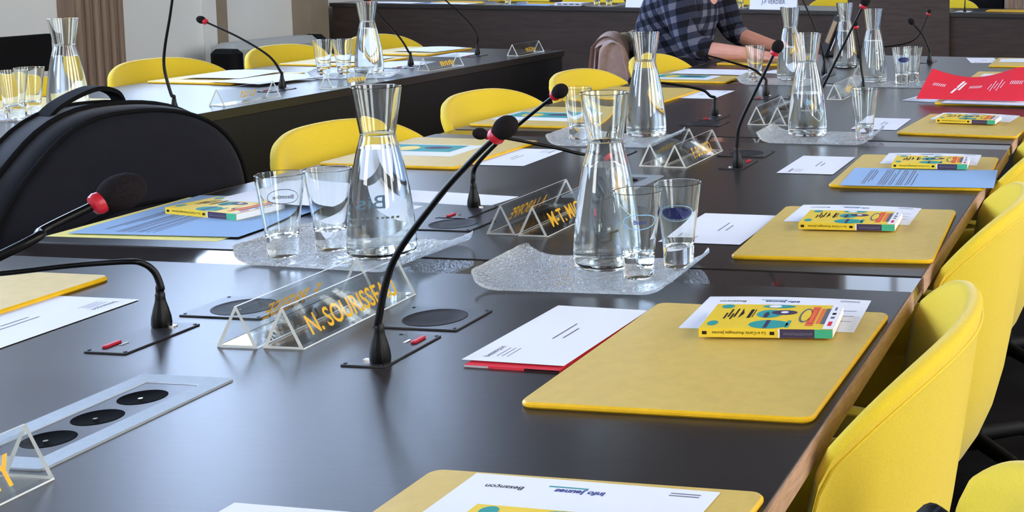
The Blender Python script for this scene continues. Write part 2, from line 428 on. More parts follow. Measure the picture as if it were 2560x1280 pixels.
# the side table with its closed front
SXR, SXL, SY0, SY1 = -2.655, -3.41, 1.6, 5.66
t = thing('side_table', 'long dark side table by the wall with a closed front panel', 'table', ((SXR+SXL)/2, (SY0+SY1)/2, 0))
w, l = SXR-SXL, SY1-SY0
MB().slab(w, l, 0.003, T-0.028, T, M['table'], 0.001).build('tabletop', t)
MB().span((w/2-0.035, -l/2+.01, 0.02), (w/2-0.008, l/2-.01, T-0.028), M['front']).build('front_panel', t, smooth=0)
for s in (-1, 1):
    MB().span((0.10, s*(l/2-.03)-.012, 0), (w/2-0.036, s*(l/2-.03)+.012, T-0.028), M['front']).build('end_panel', t, smooth=0)
# the back desk
BY = 9.58
t = thing('back_desk', 'long brown-black desk across the end of the room', 'desk', (-2.6, BY+0.45, 0))
MB().span((-3.85, -0.45, T-0.03), (4.2, 0.35, T-0.0006), M['table']).build('desktop', t, smooth=0)
MB().span((-3.84, -0.43, 0.0), (4.2, -0.40, T-0.031), M['deskfront']).build('front_panel', t, smooth=0)
MB().span((-3.84, -0.439, 0.0), (4.2, -0.431, 0.36), M['deskfront']).build('kick_panel', t, smooth=0)
MB().span((0.38, -0.47, 0.0), (1.16, -0.441, T+0.28), M['brown']).build('raised_front', t, smooth=0)
MB().span((-3.84, -0.39, 0.0), (-3.80, 0.33, T-0.031), M['deskfront']).build('end_panel', t, smooth=0)

# ---------------------------------------------------------------- yellow tub chairs
def chair_proto():
    t = thing('tub_chair', 'x', 'chair', (0, 0, 0))
    A, B, TH = 0.197, 0.322, 0.026
    zb = T-0.445
    def zr(ph):
        q = abs(ph)/radians(135); d = 0.55*q**2.77+18*max(0, q-0.475)**2
        return T+0.066-(d if d < 0.16 else 0.16+0.13*(1-math.exp(-(d-0.16)/0.13)))
    def rad(ph, sc, d=0.0):
        c_, s_ = cos(ph), sin(ph); n = 1.95
        k = (abs(c_)**n+abs(s_)**n)**(-1/n)
        a = A if c_ > 0 else A+0.09*min(1, -c_*1.5)
        return Vector(((a*sc-d)*k*c_, (B*sc-d)*k*s_, 0))
    def sc(k): return 1-0.36*k-0.39*k**6
    N = 72; rings = []; seam = []
    for i in range(N+1):
        ph = radians(-135+270*i/N); Z = zr(ph); ring = []
        for k in (1.0, 0.93, 0.85, 0.75, 0.62, 0.48, 0.34, 0.2, 0.1, 0.035):
            p = rad(ph, sc(k)); p.z = Z-(Z-zb)*k; ring.append(p)
        for a in (20, 60, 90, 120, 160):
            p = rad(ph, 1.0, TH/2-TH/2*cos(radians(a))); p.z = Z+0.012*sin(radians(a))-0.012; ring.append(p)
        for k in (0.04, 0.15, 0.3, 0.45, 0.6, 0.72):
            p = rad(ph, sc(k), TH+0.02*k); p.z = max(Z-(Z-zb)*k, zb+0.06)-0.006; ring.append(p)
        p = rad(ph, 0.30); p.z = zb+0.03; ring.append(p)
        rings.append(ring)
        p = rad(ph, sc(0.045), -0.0015); p.z = Z-(Z-zb)*0.045; seam.append(p)
    sh = MB().loft(rings, M['fabric'], caps=True).build('shell', t, smooth=60)
    MB().tube(seam, 0.0022, M['fabric'], 6).build('piping', sh)
    seat = MB(); rr = []
    for z, e in ((0.385, 0.06), (0.40, 0.02), (0.425, 0.0), (0.445, 0.012), (0.455, 0.05), (0.459, 0.10)):
        rr.append([(-0.06+(0.185-e)*cos(2*pi*k/40), (0.19-e)*sin(2*pi*k/40), z) for k in range(40)])
    seat.loft(rr, M['fabric'], caps=True).build('seat_cushion', t, smooth=60)
    MB().lathe([(0, 0.06), (0.028, 0.06), (0.028, 0.27), (0.06, 0.293), (0.07, 0.300), (0, 0.300)], M['black'], 24).build('pedestal', t)
    for a in (45, 135, 225, 315):
        c_, s_ = cos(radians(a)), sin(radians(a))
        MB().tube([(0.02*c_, 0.02*s_, 0.085), (0.15*c_, 0.15*s_, 0.07), (0.29*c_, 0.29*s_, 0.014)], [0.02, 0.017, 0.013], M['black'], 10).build('leg', t)
    return t
proto = chair_proto(); first = [True]
def chair(x, y, rz, label, group):
    if first[0]:
        first[0] = False; proto.location = (x, y, 0); proto.rotation_euler = (0, 0, rz); tag(proto, label, None, group); return proto
    return dup(proto, (x, y, 0), rz, label, group)
GR, GL, GS, GB = 'yellow chairs along the near table edge', 'yellow chairs on the far side of the table', 'yellow chairs behind the side table', 'yellow chairs behind the back desk'
XC = -0.379
for y, lb, rz in ((0.878, 'yellow tub chair cut by the bottom corner, beside the dark lump', 0), (1.477, 'yellow tub chair beside the pad with the booklet standing out largest', 0),
              (2.205, 'yellow tub chair between the pad with a lone booklet and the big chair in front', 0), (2.90, 'yellow tub chair at the pad with the pale blue sheet', 0),
              (3.60, 'yellow tub chair sliver past the table end of the blue sheet pad', 0)):
    chair(XC+(0.15 if y < 1 else 0), y, radians(rz), lb, GR)
XCL = -1.742
for y, lb in ((2.79, 'yellow tub chair back behind the two tumblers and first big carafe'), (3.475, 'yellow tub chair back behind the paired microphone heads'),
              (4.12, 'yellow tub chair back just in front of the draped coat'), (4.77, 'yellow tub chair empty, right in front of the person in plaid'), (5.43, 'yellow tub chair under the person in plaid')):
    chair(XCL-(0.37 if y > 5 else 0), y, pi, lb, GL)
for y, lb in ((3.54, 'yellow chair behind the distant tumblers at the photo edge'), (4.20, 'yellow chair behind the backpack handle near the fluted pilaster'), (4.87, 'yellow chair beside the grey equipment case'), (5.52, 'yellow chair behind the carafe on the side table')):
    chair(SXL+0.055, y, pi, lb, GS)
for x, lb in ((-5.4, 'yellow chair behind back desk at the papers by the wall'), (-4.72, 'yellow chair behind back desk beside the printed papers'), (-4.05, 'yellow chair behind back desk next to first name card'),
              (-3.3, 'yellow chair behind back desk at the clear tumbler'), (-2.52, 'yellow chair behind back desk between name card and raised panel'), (-1.64, 'yellow chair behind back desk past the raised panel')):
    chair(x, BY+0.98, pi/2, lb, GB)

# ---------------------------------------------------------------- desk pads, papers, booklets
def flatbox(name, w, l, h, m, x, y, z, rz, label, cat, group=None, r=0.001, bev=0.0):
    o = MB().slab(w, l, r, 0, h, m, bev, w/2, l/2).build(name, None, (x, y, T+z), rz)
    return tag(o, label, cat, group)
def pad(x, y, rz, label, w=0.322, l=0.392):
    o = flatbox('desk_pad', w, l, 0.007, M['pad'], x, y, 0.0, rz, label, 'desk pad', 'yellow desk pads', 0.014, 0.0022)
    o.data.materials.append(M['pad_sheen'])
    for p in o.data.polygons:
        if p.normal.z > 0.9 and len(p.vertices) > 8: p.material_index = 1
    return o
def sheet(x, y, z, rz, w, l, label, m='paper', name='sheet', cat='paper', group=None, curl=0.0, prints=None):
    mb = MB(); nx = 12 if curl else 1
    top = []
    for j in range(2):
        for s in (0, 1):
            top.append([(w*i/nx, l*j, s*0.0004+curl*(1-(2*i/nx-1)**2)*(0.3+0.7*j)*0.5) for i in range(nx+1)])
    vs = [p for r in top for p in r]; n = nx+1; fs = []
    for i in range(nx):
        fs += [(n+i, n+i+1, 3*n+i+1, 3*n+i), (i, i+1, 2*n+i+1, 2*n+i), (i, i+1, n+i+1, n+i), (2*n+i, 2*n+i+1, 3*n+i+1, 3*n+i)]
    fs += [(0, n, 3*n, 2*n), (nx, n+nx, 3*n+nx, 2*n+nx)]
    mb.add(vs, fs, M[m])
    o = mb.build(name, None, (x, y, T+z), rz, 40)
    tag(o, label, cat, group)
    if prints:
        p = MB(); prints(p, w, l); p.v = [(a, b, c+0.0006+(curl*(1-(2*a/w-1)**2)*(0.3+0.7*b/l)*0.5 if curl else 0)) for a, b, c in p.v]
        p.build('printed_text', o, smooth=0, fix=False)
    return o
def put_text(mb, body, size, x, y, rot, m, bold=0.0, sx=1.0, z=0.0, scr=None):
    vs, fs = text_mesh(body, size, 0.0, bold, sx) if scr is None else scr
    c_, s_ = cos(rot), sin(rot)
    return mb.mapped(vs, fs, lambda v: (x+v[0]*c_-v[1]*s_, y+v[0]*s_+v[1]*c_, z), m)
def env_print(mb, w, l):                    # letterhead and address lines, read from the table's long side
    for k, (x, a, b) in enumerate(((w*0.50, 0.40, 0.68), (w*0.59, 0.42, 0.60))):
        mb.rect(x, l*a, x+0.0022, l*b, 0, M['ink'])
    put_text(mb, 'besançon', 0.011, w*0.20, l*0.06, pi/2, M['ink'], 0.0001)
    for k in range(3): mb.rect(w*(0.26+0.05*k), l*0.08, w*(0.26+0.05*k)+0.001, l*0.22, 0, M['ink'])
def env_print_flip(mb, w, l):
    env_print(mb, w, l); mb.v = [(w-a, l-b, c) for a, b, c in mb.v]
def envelope(x, y, z, rz, label, w=0.125, l=0.232, flip=False):
    return sheet(x, y, z+0.001, rz, w, l, label, 'paper', 'envelope', 'envelope', 'white envelopes beside the pads', 0.0, env_print_flip if flip else env_print)

def book_parts(t, W, L, H):
    b = MB().slab(W, L, 0.001, 0.0006, H-0.0006, M['paper'], 0, W/2, L/2).build('pages', t, smooth=0)
    cv = MB()
    cv.span((0, 0, 0), (W, L+0.0006, 0.0006), M['bookyellow']).span((0, 0, H-0.0006), (W, L+0.0006, H), M['bookyellow']).span((0, -0.0006, 0), (W, 0, H), M['bookyellow'])
    cv.build('cover', t, smooth=0)
    p = MB(); z = H+0.0002
    R = lambda u0, v0, u1, v1, m, dz=0: p.rect(u0*W, v0*L, u1*W, v1*L, z+dz, m)
    E = lambda u, v, a, bb, m, dz=0, rot=0: p.ell(u*W, v*L, a*W, bb*L, z+dz, m, 18, rot)
    E(0.075, 0.2, 0.04, 0.10, M['teal']); E(0.10, 0.90, 0.05, 0.085, M['teal'])
    for k, (u, a, c_) in enumerate(((0.125, .38, .62), (0.15, .45, .78), (0.175, .36, .60), (0.195, .45, .80))): R(u, a, u+0.014, c_, M['black_ink'])
    p.flat([(0.235*W, 0.40*L), (0.262*W, 0.60*L), (0.235*W, 0.82*L)], z, M['black_ink'])
    R(0.30, 0.42, 0.325, 0.78, M['black_ink']); R(0.335, 0.45, 0.342, 0.78, M['black_ink'])
    E(0.50, 0.17, 0.15, 0.17, M['teal']); R(0.47, 0.03, 0.50, 0.34, M['violet'], 1e-4); R(0.63, 0.05, 0.66, 0.33, M['teal'])
    E(0.46, 0.60, 0.10, 0.17, M['teal']); E(0.57, 0.66, 0.10, 0.10, M['violet'], 1e-4); E(0.57, 0.67, 0.03, 0.045, M['paper'], 2e-4); E(0.44, 0.55, 0.02, 0.12, M['violet'], 2e-4)
    E(0.50, 0.92, 0.13, 0.075, M['teal']); E(0.47, 0.92, 0.05, 0.06, M['paper'], 1e-4)
    E(0.745, 0.55, 0.045, 0.30, M['ink']); E(0.75, 0.55, 0.035, 0.24, M['bookyellow'], 1e-4)
    R(0.775, 0.12, 0.835, 0.92, M['orange']); R(0.785, 0.2, 0.825, 0.84, M['red'], 1e-4); R(0.79, 0.24, 0.82, 0.8, M['orange'], 2e-4); R(0.85, 0.22, 0.88, 0.84, M['orange'], 1e-4)
    R(0.885, 0.2, 0.92, 0.85, M['ink'])
    R(0.92, 0.0, 1.0, 1.0, M['paper'], 2e-4)
    R(0.945, 0.12, 0.975, 0.30, M['red'], 3e-4); R(0.945, 0.42, 0.975, 0.5, M['ink'], 3e-4); R(0.945, 0.58, 0.975, 0.66, M['black_ink'], 3e-4); R(0.95, 0.76, 0.965, 0.9, M['ink'], 3e-4)
    yq = -0.0009
    def SP(u0, a, u1, c_, m, d=0): p.add([(u0*W, yq-d, a*H), (u1*W, yq-d, a*H), (u1*W, yq-d, c_*H), (u0*W, yq-d, c_*H)], [(0, 1, 2, 3)], m)
    SP(0.605, 0.02, 0.865, 0.98, M['violet']); SP(0.865, 0.02, 1.0, 0.98, M['green']); SP(0.592, 0.0, 0.605, 1.0, M['paper'])
    SP(0.025, .32, .06, .68, M['black_ink']); SP(0.53, .32, .565, .68, M['black_ink'])
    vs, fs = text_mesh('La e-Carte Avantages Jeunes', 0.0055, 0.0, 0.0, 1.0)
    wd = max(v[0] for v in vs); k = 0.40*W/wd
    p.mapped(vs, fs, lambda v: (0.50*W-v[0]*k, yq-1e-4, 0.66*H-v[1]), M['black_ink'])
    vs, fs = scribble(16, 0.22*W, 0.35*H, 4)
    p.mapped(vs, fs, lambda v: (0.85*W-v[0], yq-1e-4, 0.62*H-v[1]), M['ink'])
    p.build('cover_print', t, smooth=0, fix=False)
BW_, BL_, BH_ = 0.166, 0.106, 0.0115
bproto = [None]
def booklet(x, y, z, rz, label):
    if bproto[0] is None:
        t = thing('booklet', label, 'booklet', (x, y, T+z), rz, 'yellow booklets with a dark and green spine')
        book_parts(t, BW_, BL_, BH_); bproto[0] = t; return t
    return dup(bproto[0], (x, y, T+z), rz, label)
def flyer_print(mb, w, l):
    put_text(mb, 'Besançon', 0.0098, w*0.255, l*0.86, pi, M['black_ink'], 0.0001)
    put_text(mb, 'info Jeunes', 0.0108, w*0.58, l*0.87, pi, M['navy'], 0.0004)
    mb.rect(w*0.34, l*0.89, w*0.50, l*0.905, 0, M['teal'])
    for k in range(2): mb.rect(w*(0.82), l*(0.9+0.03*k), w*0.94, l*(0.91+0.03*k), 0, M['ink'])
    for k in range(3): mb.rect(w*0.80, l*(0.30+0.16*k), w*0.95, l*(0.31+0.16*k), 0, M['ink'])
def flyer(x, y, z, rz, label, w=0.225, l=0.147, curl=0.004):
    return sheet(x, y, z, rz, w, l, label, 'paper', 'flyer', 'flyer', 'white flyers under the booklets', curl, flyer_print)
def fl(a, b, h):                           # front edge of a thing given by the pixels of its two near corners
    p, q = U(*a, h), U(*b, h); d = q-p
    return p.x, p.y, atan2(d.y, d.x), d.length
PZ = 0.0072
# near side of the table, front to back
pad(-0.655, 0.69, radians(-1.5), 'yellow desk pad cut by the bottom of the photo under a white flyer')
flyer(-0.605, 0.925, PZ, radians(-2.5), 'white flyer with readable heading on the pad cut by the photo bottom', 0.235, 0.15, 0.0)
bq = U(1180, 1264, 0.020)
booklet(bq.x, bq.y-0.106, PZ+0.003, radians(-2.5), 'yellow booklet only just showing at the bottom edge of the photo')
p = U(555, 1258)
envelope(p.x+0.004, p.y-0.232, 0, radians(-2), 'white envelope corner at the bottom edge of the photo')
pad(-0.651, 1.256, -0.011, 'yellow desk pad in full view, largest booklet at its top end')
flyer(-0.577, 1.535, PZ, 0.06, 'white flyer under the large booklet on the full pad')
x, y, a, ln = fl((1747, 848), (2067, 852), PZ); booklet(x, y, PZ+0.003, a, 'yellow booklet showing largest, on the full pad beside the glossy strip end')
envelope(-0.785, 1.385, 0.004, -0.04, 'white envelope lying on a red booklet beside the big pad', 0.128)
o = flatbox('red_booklet', 0.118, 0.215, 0.003, M['red'], -0.776, 1.374, 0, -0.035, 'thin red booklet peeking out under an envelope', 'booklet')
MB().span((0.0, -0.0006, 0.0004), (0.03, 0, 0.0026), M['greycase']).build('cover_corner', o, smooth=0)
MB().span((0.075, -0.0006, 0.0004), (0.118, 0, 0.0026), M['black']).build('cover_corner', o, smooth=0)
pad(-0.636, 1.919, 0.05, 'yellow desk pad with only a booklet and flyer, second along')
flyer(-0.622, 2.174, PZ, 0.02, 'white flyer on the second pad behind the first glossy strip')
x, y, a, ln = fl((1996, 577), (2226, 582), PZ); booklet(x, y, PZ+0.003, a, 'yellow booklet on the second pad, behind the first glossy strip')
envelope(-0.79, 2.015, 0, 0.0, 'white envelope seen partly through the tumbler on the clear tray', 0.14)
pad(-0.631, 2.534, 0.034, 'yellow desk pad half covered by a pale blue sheet')
x, y, a, ln = fl((2199, 409), (2442, 414), PZ); flyer(x, y, PZ, a, 'white flyer above the pale blue sheet', ln, 0.147)
x, y, a, ln = fl((2229, 424), (2412, 427), PZ); booklet(x, y, PZ+0.003, a, 'yellow booklet lying just above the pale blue sheet')
def blue_print(mb, w, l):
    for k, (u, a, b) in enumerate(((.13, .1, .88), (.145, .1, .9), (.165, .2, .9), (.18, .3, .8), (.24, .05, .9), (.255, .05, .9), (.27, .05, .9), (.285, .05, .9), (.31, .05, .7), (.325, .05, .9), (.36, .05, .9), (.375, .05, .9), (.39, .05, .8), (.42, .05, .9), (.435, .1, .9), (.46, .05, .7))):
        mb.rect(w*u, l*a, w*u+0.0016, l*b, 0, M['ink'])
x, y, a, ln = fl((2098, 464), (2484, 471), PZ)
sheet(x, y, PZ+0.0005, a, ln, 0.21, 'pale blue printed sheet overhanging a yellow pad', 'bluepaper', 'printed_sheet', 'paper', None, 0.0, blue_print)
envelope(-0.781, 2.68, 0, 0.01, 'white envelope alone on the dark table before the pale blue sheet')
x, y, a, ln = fl((2240, 337), (2536, 348), 0)
pad(x, y, a, 'yellow desk pad just in front of the red booklet', 0.322)
x, y, a, ln = fl((2325, 298), (2524, 306), PZ); flyer(x, y, PZ, a, 'white flyer on the pad in front of the red booklet', ln, 0.147)
x, y, a, ln = fl((2340, 309), (2484, 314), PZ); booklet(x, y, PZ+0.003, a, 'yellow booklet on the pad in front of the red booklet')
envelope(-0.775, 3.37, 0, 0.0, 'white envelope behind the single tumbler on the third tray')
pad(-0.64, 3.945, 0.0, 'yellow desk pad buried under papers and the red booklet')
def lines_print(mb, w, l):
    for k in range(9): mb.rect(w*0.08, l*(0.06+0.1*k), w*(0.6+0.3*((k*37) % 10)/10), l*(0.06+0.1*k)+0.0015, 0, M['ink'])
x, y, a, ln = fl((2350, 258), (2548, 264), PZ)
sheet(x, y, PZ, a, 0.34, 0.24, 'pale blue folder of papers under the red booklet', 'bluepaper', 'paper_folder', 'paper')
sheet(x+0.005, y+0.006, PZ+0.0012, a, 0.30, 0.21, 'white printed page under the red booklet', 'paper', 'printed_sheet', 'paper', None, 0.0, lines_print)
x, y, a, ln = fl((2253, 252), (2346, 257), 0); envelope(x, y, 0, a, 'white envelope tip sticking out beside the red booklet')
# the red booklet stands half open, bowed and leaning back
W_, H_ = 0.345, 0.115
base = U(2290, 250, 0.01); top = None
rb = thing('red_folder', 'large red folded leaflet with white lettering, propped open', 'leaflet', (base.x, base.y+0.004, T+0.0095), 0.0)
def bow(u, v):
    return Vector((W_*u+0.035*v, 0.07*v+0.03*v*v, 0.004+v*(0.088-0.030*sin(pi*min(1, u*1.25))+0.012*u)))
mb = MB(); n = 16; vs = []; fs = []
for th in (0, 1):
    for j in range(7):
        for i in range(n+1):
            q = bow(i/n, j/6); q.y += 0.0012*th; vs.append(q)
o1 = (n+1)*7
for th in (0, 1):
    for j in range(6):
        for i in range(n): fs.append(tuple(th*o1+k for k in (j*(n+1)+i, j*(n+1)+i+1, (j+1)*(n+1)+i+1, (j+1)*(n+1)+i)))
for j in range(6):
    for i in (0, n): fs.append((j*(n+1)+i, (j+1)*(n+1)+i, o1+(j+1)*(n+1)+i, o1+j*(n+1)+i))
for i in range(n):
    for j in (0, 6): fs.append((j*(n+1)+i, j*(n+1)+i+1, o1+j*(n+1)+i+1, o1+j*(n+1)+i))
mb.add(vs, fs, M['red']).build('cover', rb)
mb = MB()
def onred(u, v): q = bow(u, v); q.y -= 0.0012; q.z += 0.0006; return q
def rstroke(u0, v0, u1, v1, w):
    mb.add([onred(u0, v0), onred(u0+w, v0), onred(u1+w, v1), onred(u1, v1)], [(0, 1, 2, 3)], M['paper'])
for uu in (0.08, 0.42, 0.80):
    for k in range(7): rstroke(uu+k*0.017, 0.50, uu+k*0.017+0.006, 0.60, 0.006)
rstroke(0.275, 0.28, 0.325, 0.80, 0.022); rstroke(0.325, 0.42, 0.352, 0.74, 0.020)
for k in range(5): rstroke(0.60+0.03*k, 0.42-0.08*(k % 2), 0.618+0.03*k, 0.60+0.1*(k % 2), 0.006)
mb.build('printed_text', rb, smooth=0, fix=False)
MB().add([(0.01, 0.02, 0.002), (W_-0.01, 0.02, 0.002), (W_+0.02, 0.105, 0.05), (0.045, 0.105, 0.05), (0.01, 0.022, 0.002), (W_-0.01, 0.022, 0.002), (W_+0.02, 0.107, 0.05), (0.045, 0.107, 0.05)],
         [(0, 1, 2, 3), (4, 5, 6, 7), (0, 1, 5, 4), (1, 2, 6, 5), (2, 3, 7, 6), (3, 0, 4, 7)], M['paper']).build('inner_page', rb, smooth=0)
pad(-0.635, 4.60, 0.0, 'yellow desk pad hidden behind the red folded leaflet')
sheet(-0.60, 4.70, PZ, 0.0, 0.27, 0.2, 'white paper behind the red folded leaflet', 'paper')
pad(-0.626, 5.25, 0.0, 'yellow desk pad at the far end of the near side')
sheet(-0.60, 5.42, PZ, 0.05, 0.22, 0.15, 'white paper on the last pad of the near side', 'paper', curl=0.006)
x, y, a, ln = fl((2428, 158), (2505, 158), 0); envelope(x, y, 0, a, 'white envelope beside the last pad of the near side', 0.125, 0.25)
# far side of the table, front to back
pad(-1.80, 1.275, 0.0, 'yellow desk pad cut by the photo edge under the bent microphone stem')
sheet(-1.75, 1.30, PZ, 0.0, 0.17, 0.13, 'white paper tip on the pad under the bent microphone stem', 'paper')
envelope(-1.482, 1.342, 0, 0.0, 'white envelope in front of the bent microphone, edge shaded', 0.125, 0.232, True)
# paper stack beside the backpack
sheet(-1.800, 1.90, 0.0, 0.03, 0.30, 0.335, 'pale yellow folder under the blue papers by the backpack', 'cream', 'paper_folder', 'paper', None, 0.0)
sheet(-1.775, 1.915, 0.0026, 0.06, 0.295, 0.33, 'pale blue sheets stacked on the yellow folder by the backpack', 'bluepaper', 'printed_sheet', 'paper', None, 0.0, blue_print)
sheet(-1.700, 2.155, 0.014, -0.1, 0.26, 0.19, 'white brochure across the booklet by the backpack', 'paper', 'brochure', 'brochure', None, 0.008)
x, y, a, ln = fl((414, 534), (568, 549), 0.003); booklet(x, y, 0.0032, a, 'yellow booklet on the blue papers by the backpack')
sheet(-1.43, 1.98, 0, 0.0, 0.10, 0.25, 'white sheet behind the tumblers and the first big carafe', 'paper')
sheet(-1.51, 2.28, 0, -0.12, 0.30, 0.1, 'white paper tip showing past the first big carafe', 'paper')
pad(-1.795, 2.60, 0.0, 'yellow desk pad behind the first big carafe')
def teal_print(mb, w, l):
    mb.rect(w*0.05, l*0.35, w*0.85, l*0.95, 0, M['teal']); mb.ell(w*0.3, l*0.6, w*0.12, l*0.2, 1e-4, M['bookyellow']); mb.ell(w*0.6, l*0.7, w*0.15, l*0.12, 1e-4, M['violet'])
sheet(-1.78, 2.72, PZ, 0.03, 0.225, 0.16, 'white card with a teal picture on the pad behind the first carafe', 'paper', 'picture_card', 'card', 'teal picture cards', 0.0, teal_print)
envelope(-1.478, 2.665, 0, 0.03, 'white envelope behind the crossing microphone stems', 0.125, 0.232, True)
pad(-1.795, 3.235, 0.0, 'yellow desk pad under a white paper behind the crossing microphones')
sheet(-1.78, 3.33, PZ, 0.0, 0.24, 0.17, 'white paper with a dark picture behind the crossing microphones', 'paper', 'picture_card', 'card', 'teal picture cards', 0.0, teal_print)
pad(-1.795, 3.80, 0.0, 'yellow desk pad behind the slim carafe with an envelope beside it')
envelope(-1.49, 3.955, 0, 0.02, 'white envelope behind the arched low microphone', 0.13, 0.235, True)
pad(-1.805, 4.40, 0.02, 'yellow desk pad in front of the plaid person, with a picture card', 0.335, 0.40)
sheet(-1.79, 4.46, PZ, 0.0, 0.24, 0.15, 'picture card in front of the plaid person', 'paper', 'picture_card', 'card', 'teal picture cards', 0.0, teal_print)
sheet(-1.76, 4.62, PZ+0.003, 0.0, 0.29, 0.19, 'white papers just in front of the plaid person\'s arms', 'paper', curl=0.002)
x, y, a, ln = fl((1910, 182), (1952, 184), 0); sheet(x-0.02, y, 0, a, 0.12, 0.16, 'small white paper beyond the first far tumbler', 'paper')
pad(-1.74, 5.10, 0.0, 'yellow desk pad under the plaid person\'s forearms')

# ---------------------------------------------------------------- glass: trays, carafes, tumblers
def tray_mesh(w, l):
    mb = MB(); nx, ny = 44, 22; th = 0.0045; r = 0.022
    def P(i, j, s):
        u, v = -1+2*i/nx, -1+2*j/ny; x, y = u*w/2, v*l/2
        ox, oy = abs(x)-(w/2-r), abs(y)-(l/2-r)
        if ox > 0 and oy > 0:
            d = sqrt(ox*ox+oy*oy); m_ = max(ox, oy)
            x = math.copysign(w/2-r+ox*m_/d, x); y = math.copysign(l/2-r+oy*m_/d, y)
        e = max(0, (abs(u)-0.68)/0.32); z = 0.020*e**2.2
        z += (0.0005*sin(x*310+2*sin(y*190))*sin(y*330+1.7*sin(x*210)) if s else 0.0)
        return (x, y, 0.0015+z+(th if s else 0))
    vs = [P(i, j, s) for s in (0, 1) for j in range(ny+1) for i in range(nx+1)]
    o = (nx+1)*(ny+1); fs = []
    for s in (0, 1):
        for j in range(ny):
            for i in range(nx):
                a = s*o+j*(nx+1)+i; fs.append((a, a+1, a+nx+2, a+nx+1))
    for i in range(nx):
        for j in (0, ny): a = j*(nx+1)+i; fs.append((a, a+1, o+a+1, o+a))
    for j in range(ny):
        for i in (0, nx): a = j*(nx+1)+i; fs.append((a, a+nx+1, o+a+nx+1, o+a))
    return mb.add(vs, fs, M['rippled'])
TRAY = [None]
def tray(x, y, rz, label):
    if TRAY[0] is None:
        TRAY[0] = tray_mesh(0.30, 0.195).build('glass_tray', None, (x, y, T), rz, 60); return tag(TRAY[0], label, 'tray', 'rippled glass trays')
    o = TRAY[0].copy(); C.objects.link(o); o.location = (x, y, T); o.rotation_euler = (0, 0, rz); o['label'] = label; return o
TZ = 0.0072
CO = [(0.0, 0.0), (0.040, 0.0), (0.0455, 0.0012), (0.0485, 0.005), (0.0497, 0.012), (0.0497, 0.025), (0.0482, 0.05), (0.0448, 0.085), (0.040, 0.120), (0.0345, 0.150), (0.0290, 0.174), (0.0258, 0.187), (0.0250, 0.1905), (0.0258, 0.194), (0.0285, 0.212), (0.0325, 0.238), (0.0362, 0.2635)]
CI = [(0.0362-0.0010, 0.2642), (0.0340, 0.2635), (0.0302, 0.238), (0.0262, 0.212), (0.0236, 0.195), (0.0228, 0.1905), (0.0236, 0.186), (0.0268, 0.173), (0.0322, 0.149), (0.0377, 0.119), (0.0425, 0.084), (0.0459, 0.05), (0.0473, 0.026), (0.0470, 0.016), (0.0440, 0.011), (0.036, 0.009), (0.0, 0.0085)]
def fine(prof, a, b, n=4):
    m = [Vector((r, z, 0)) for r, z in prof[a:b]]
    return prof[:a]+[(p.x, p.y) for p in catmull(m, n)]+prof[b:]
CO = fine(CO, 2, len(CO)); CI = fine(CI, 1, len(CI)-1)
def interp(prof, z):
    for (r0, z0), (r1, z1) in zip(prof, prof[1:]):
        if min(z0, z1) <= z <= max(z0, z1) and z0 != z1: return r0+(r1-r0)*(z-z0)/(z1-z0)
    return prof[-1][0]
def wrap(mb, vs, fs, prof, th0, z0, m, off=0.0004):
    r0 = interp(prof, z0)
    def fn(v):
        z = z0+v[1]; r = interp(prof, z)+off; a = th0+v[0]/r0
        return (r*cos(a), r*sin(a), z)
    return mb.mapped(vs, fs, fn, m)
def ring2d(a, b, w, n=36):
    vs = []
    for k in range(n):
        c_, s_ = cos(2*pi*k/n), sin(2*pi*k/n); vs += [(a*c_, b*s_, 0), ((a-w)*c_, (b-w)*s_, 0)]
    return vs, [(2*k, 2*((k+1) % n), 2*((k+1) % n)+1, 2*k+1) for k in range(n)]
def water_mesh(level):
    prof = [(0.0, 0.0083)]+[(r+0.0002, z-(0.0002 if z < 0.02 else 0)) for r, z in CI[::-1][1:] if 0.0 < z < level]
    prof += [(interp(CI, level)+0.0002, level), (0.0, level-0.0004)]
    return MB().lathe(prof, M['water'], 48)
car_mesh = {}
def carafe(x, y, z, level, label, logo=None):
    t = thing('water_carafe', label, 'carafe', (x, y, T+z), 0, 'glass water carafes')
    if 'g' not in car_mesh:
        o = MB().lathe(CO+CI, M['glass'], 56).build('glass_body', t, smooth=32); car_mesh['g'] = o.data
    else:
        o = bpy.data.objects.new('glass_body', car_mesh['g']); C.objects.link(o); o.parent = t
    water_mesh(level).build('water', t, smooth=50)
    if logo:
        th, hz, size = logo
        mb = MB(); vs, fs = text_mesh('Bis', size, 0.0, 0.0002, 1.0, 'CENTER'); vs = [(v[0]*0.62, v[1], v[2]) for v in vs]; wrap(mb, vs, fs, CO, radians(th), hz, M['skyblue'])
        vs, fs = scribble(14, 0.05, 0.004, 3); vs = [(v[0]-0.02, v[1], v[2]) for v in vs]; wrap(mb, vs, fs, CO, radians(th), hz-0.017, M['greycase'])
        mb.build('logo', t, smooth=0, fix=False)
    return t
GO = [(0, 0.0005), (0.019, 0.0), (0.0212, 0.0015), (0.0222, 0.005), (0.0230, 0.030), (0.0262, 0.060), (0.0312, 0.098), (0.0352, 0.1278)]
GI = [(0.0346, 0.1286), (0.0338, 0.1278), (0.0297, 0.098), (0.0246, 0.060), (0.0215, 0.036), (0.0195, 0.0315), (0, 0.0305)]
GO = fine(GO, 3, len(GO)); GI = fine(GI, 1, 5)
gm = {}
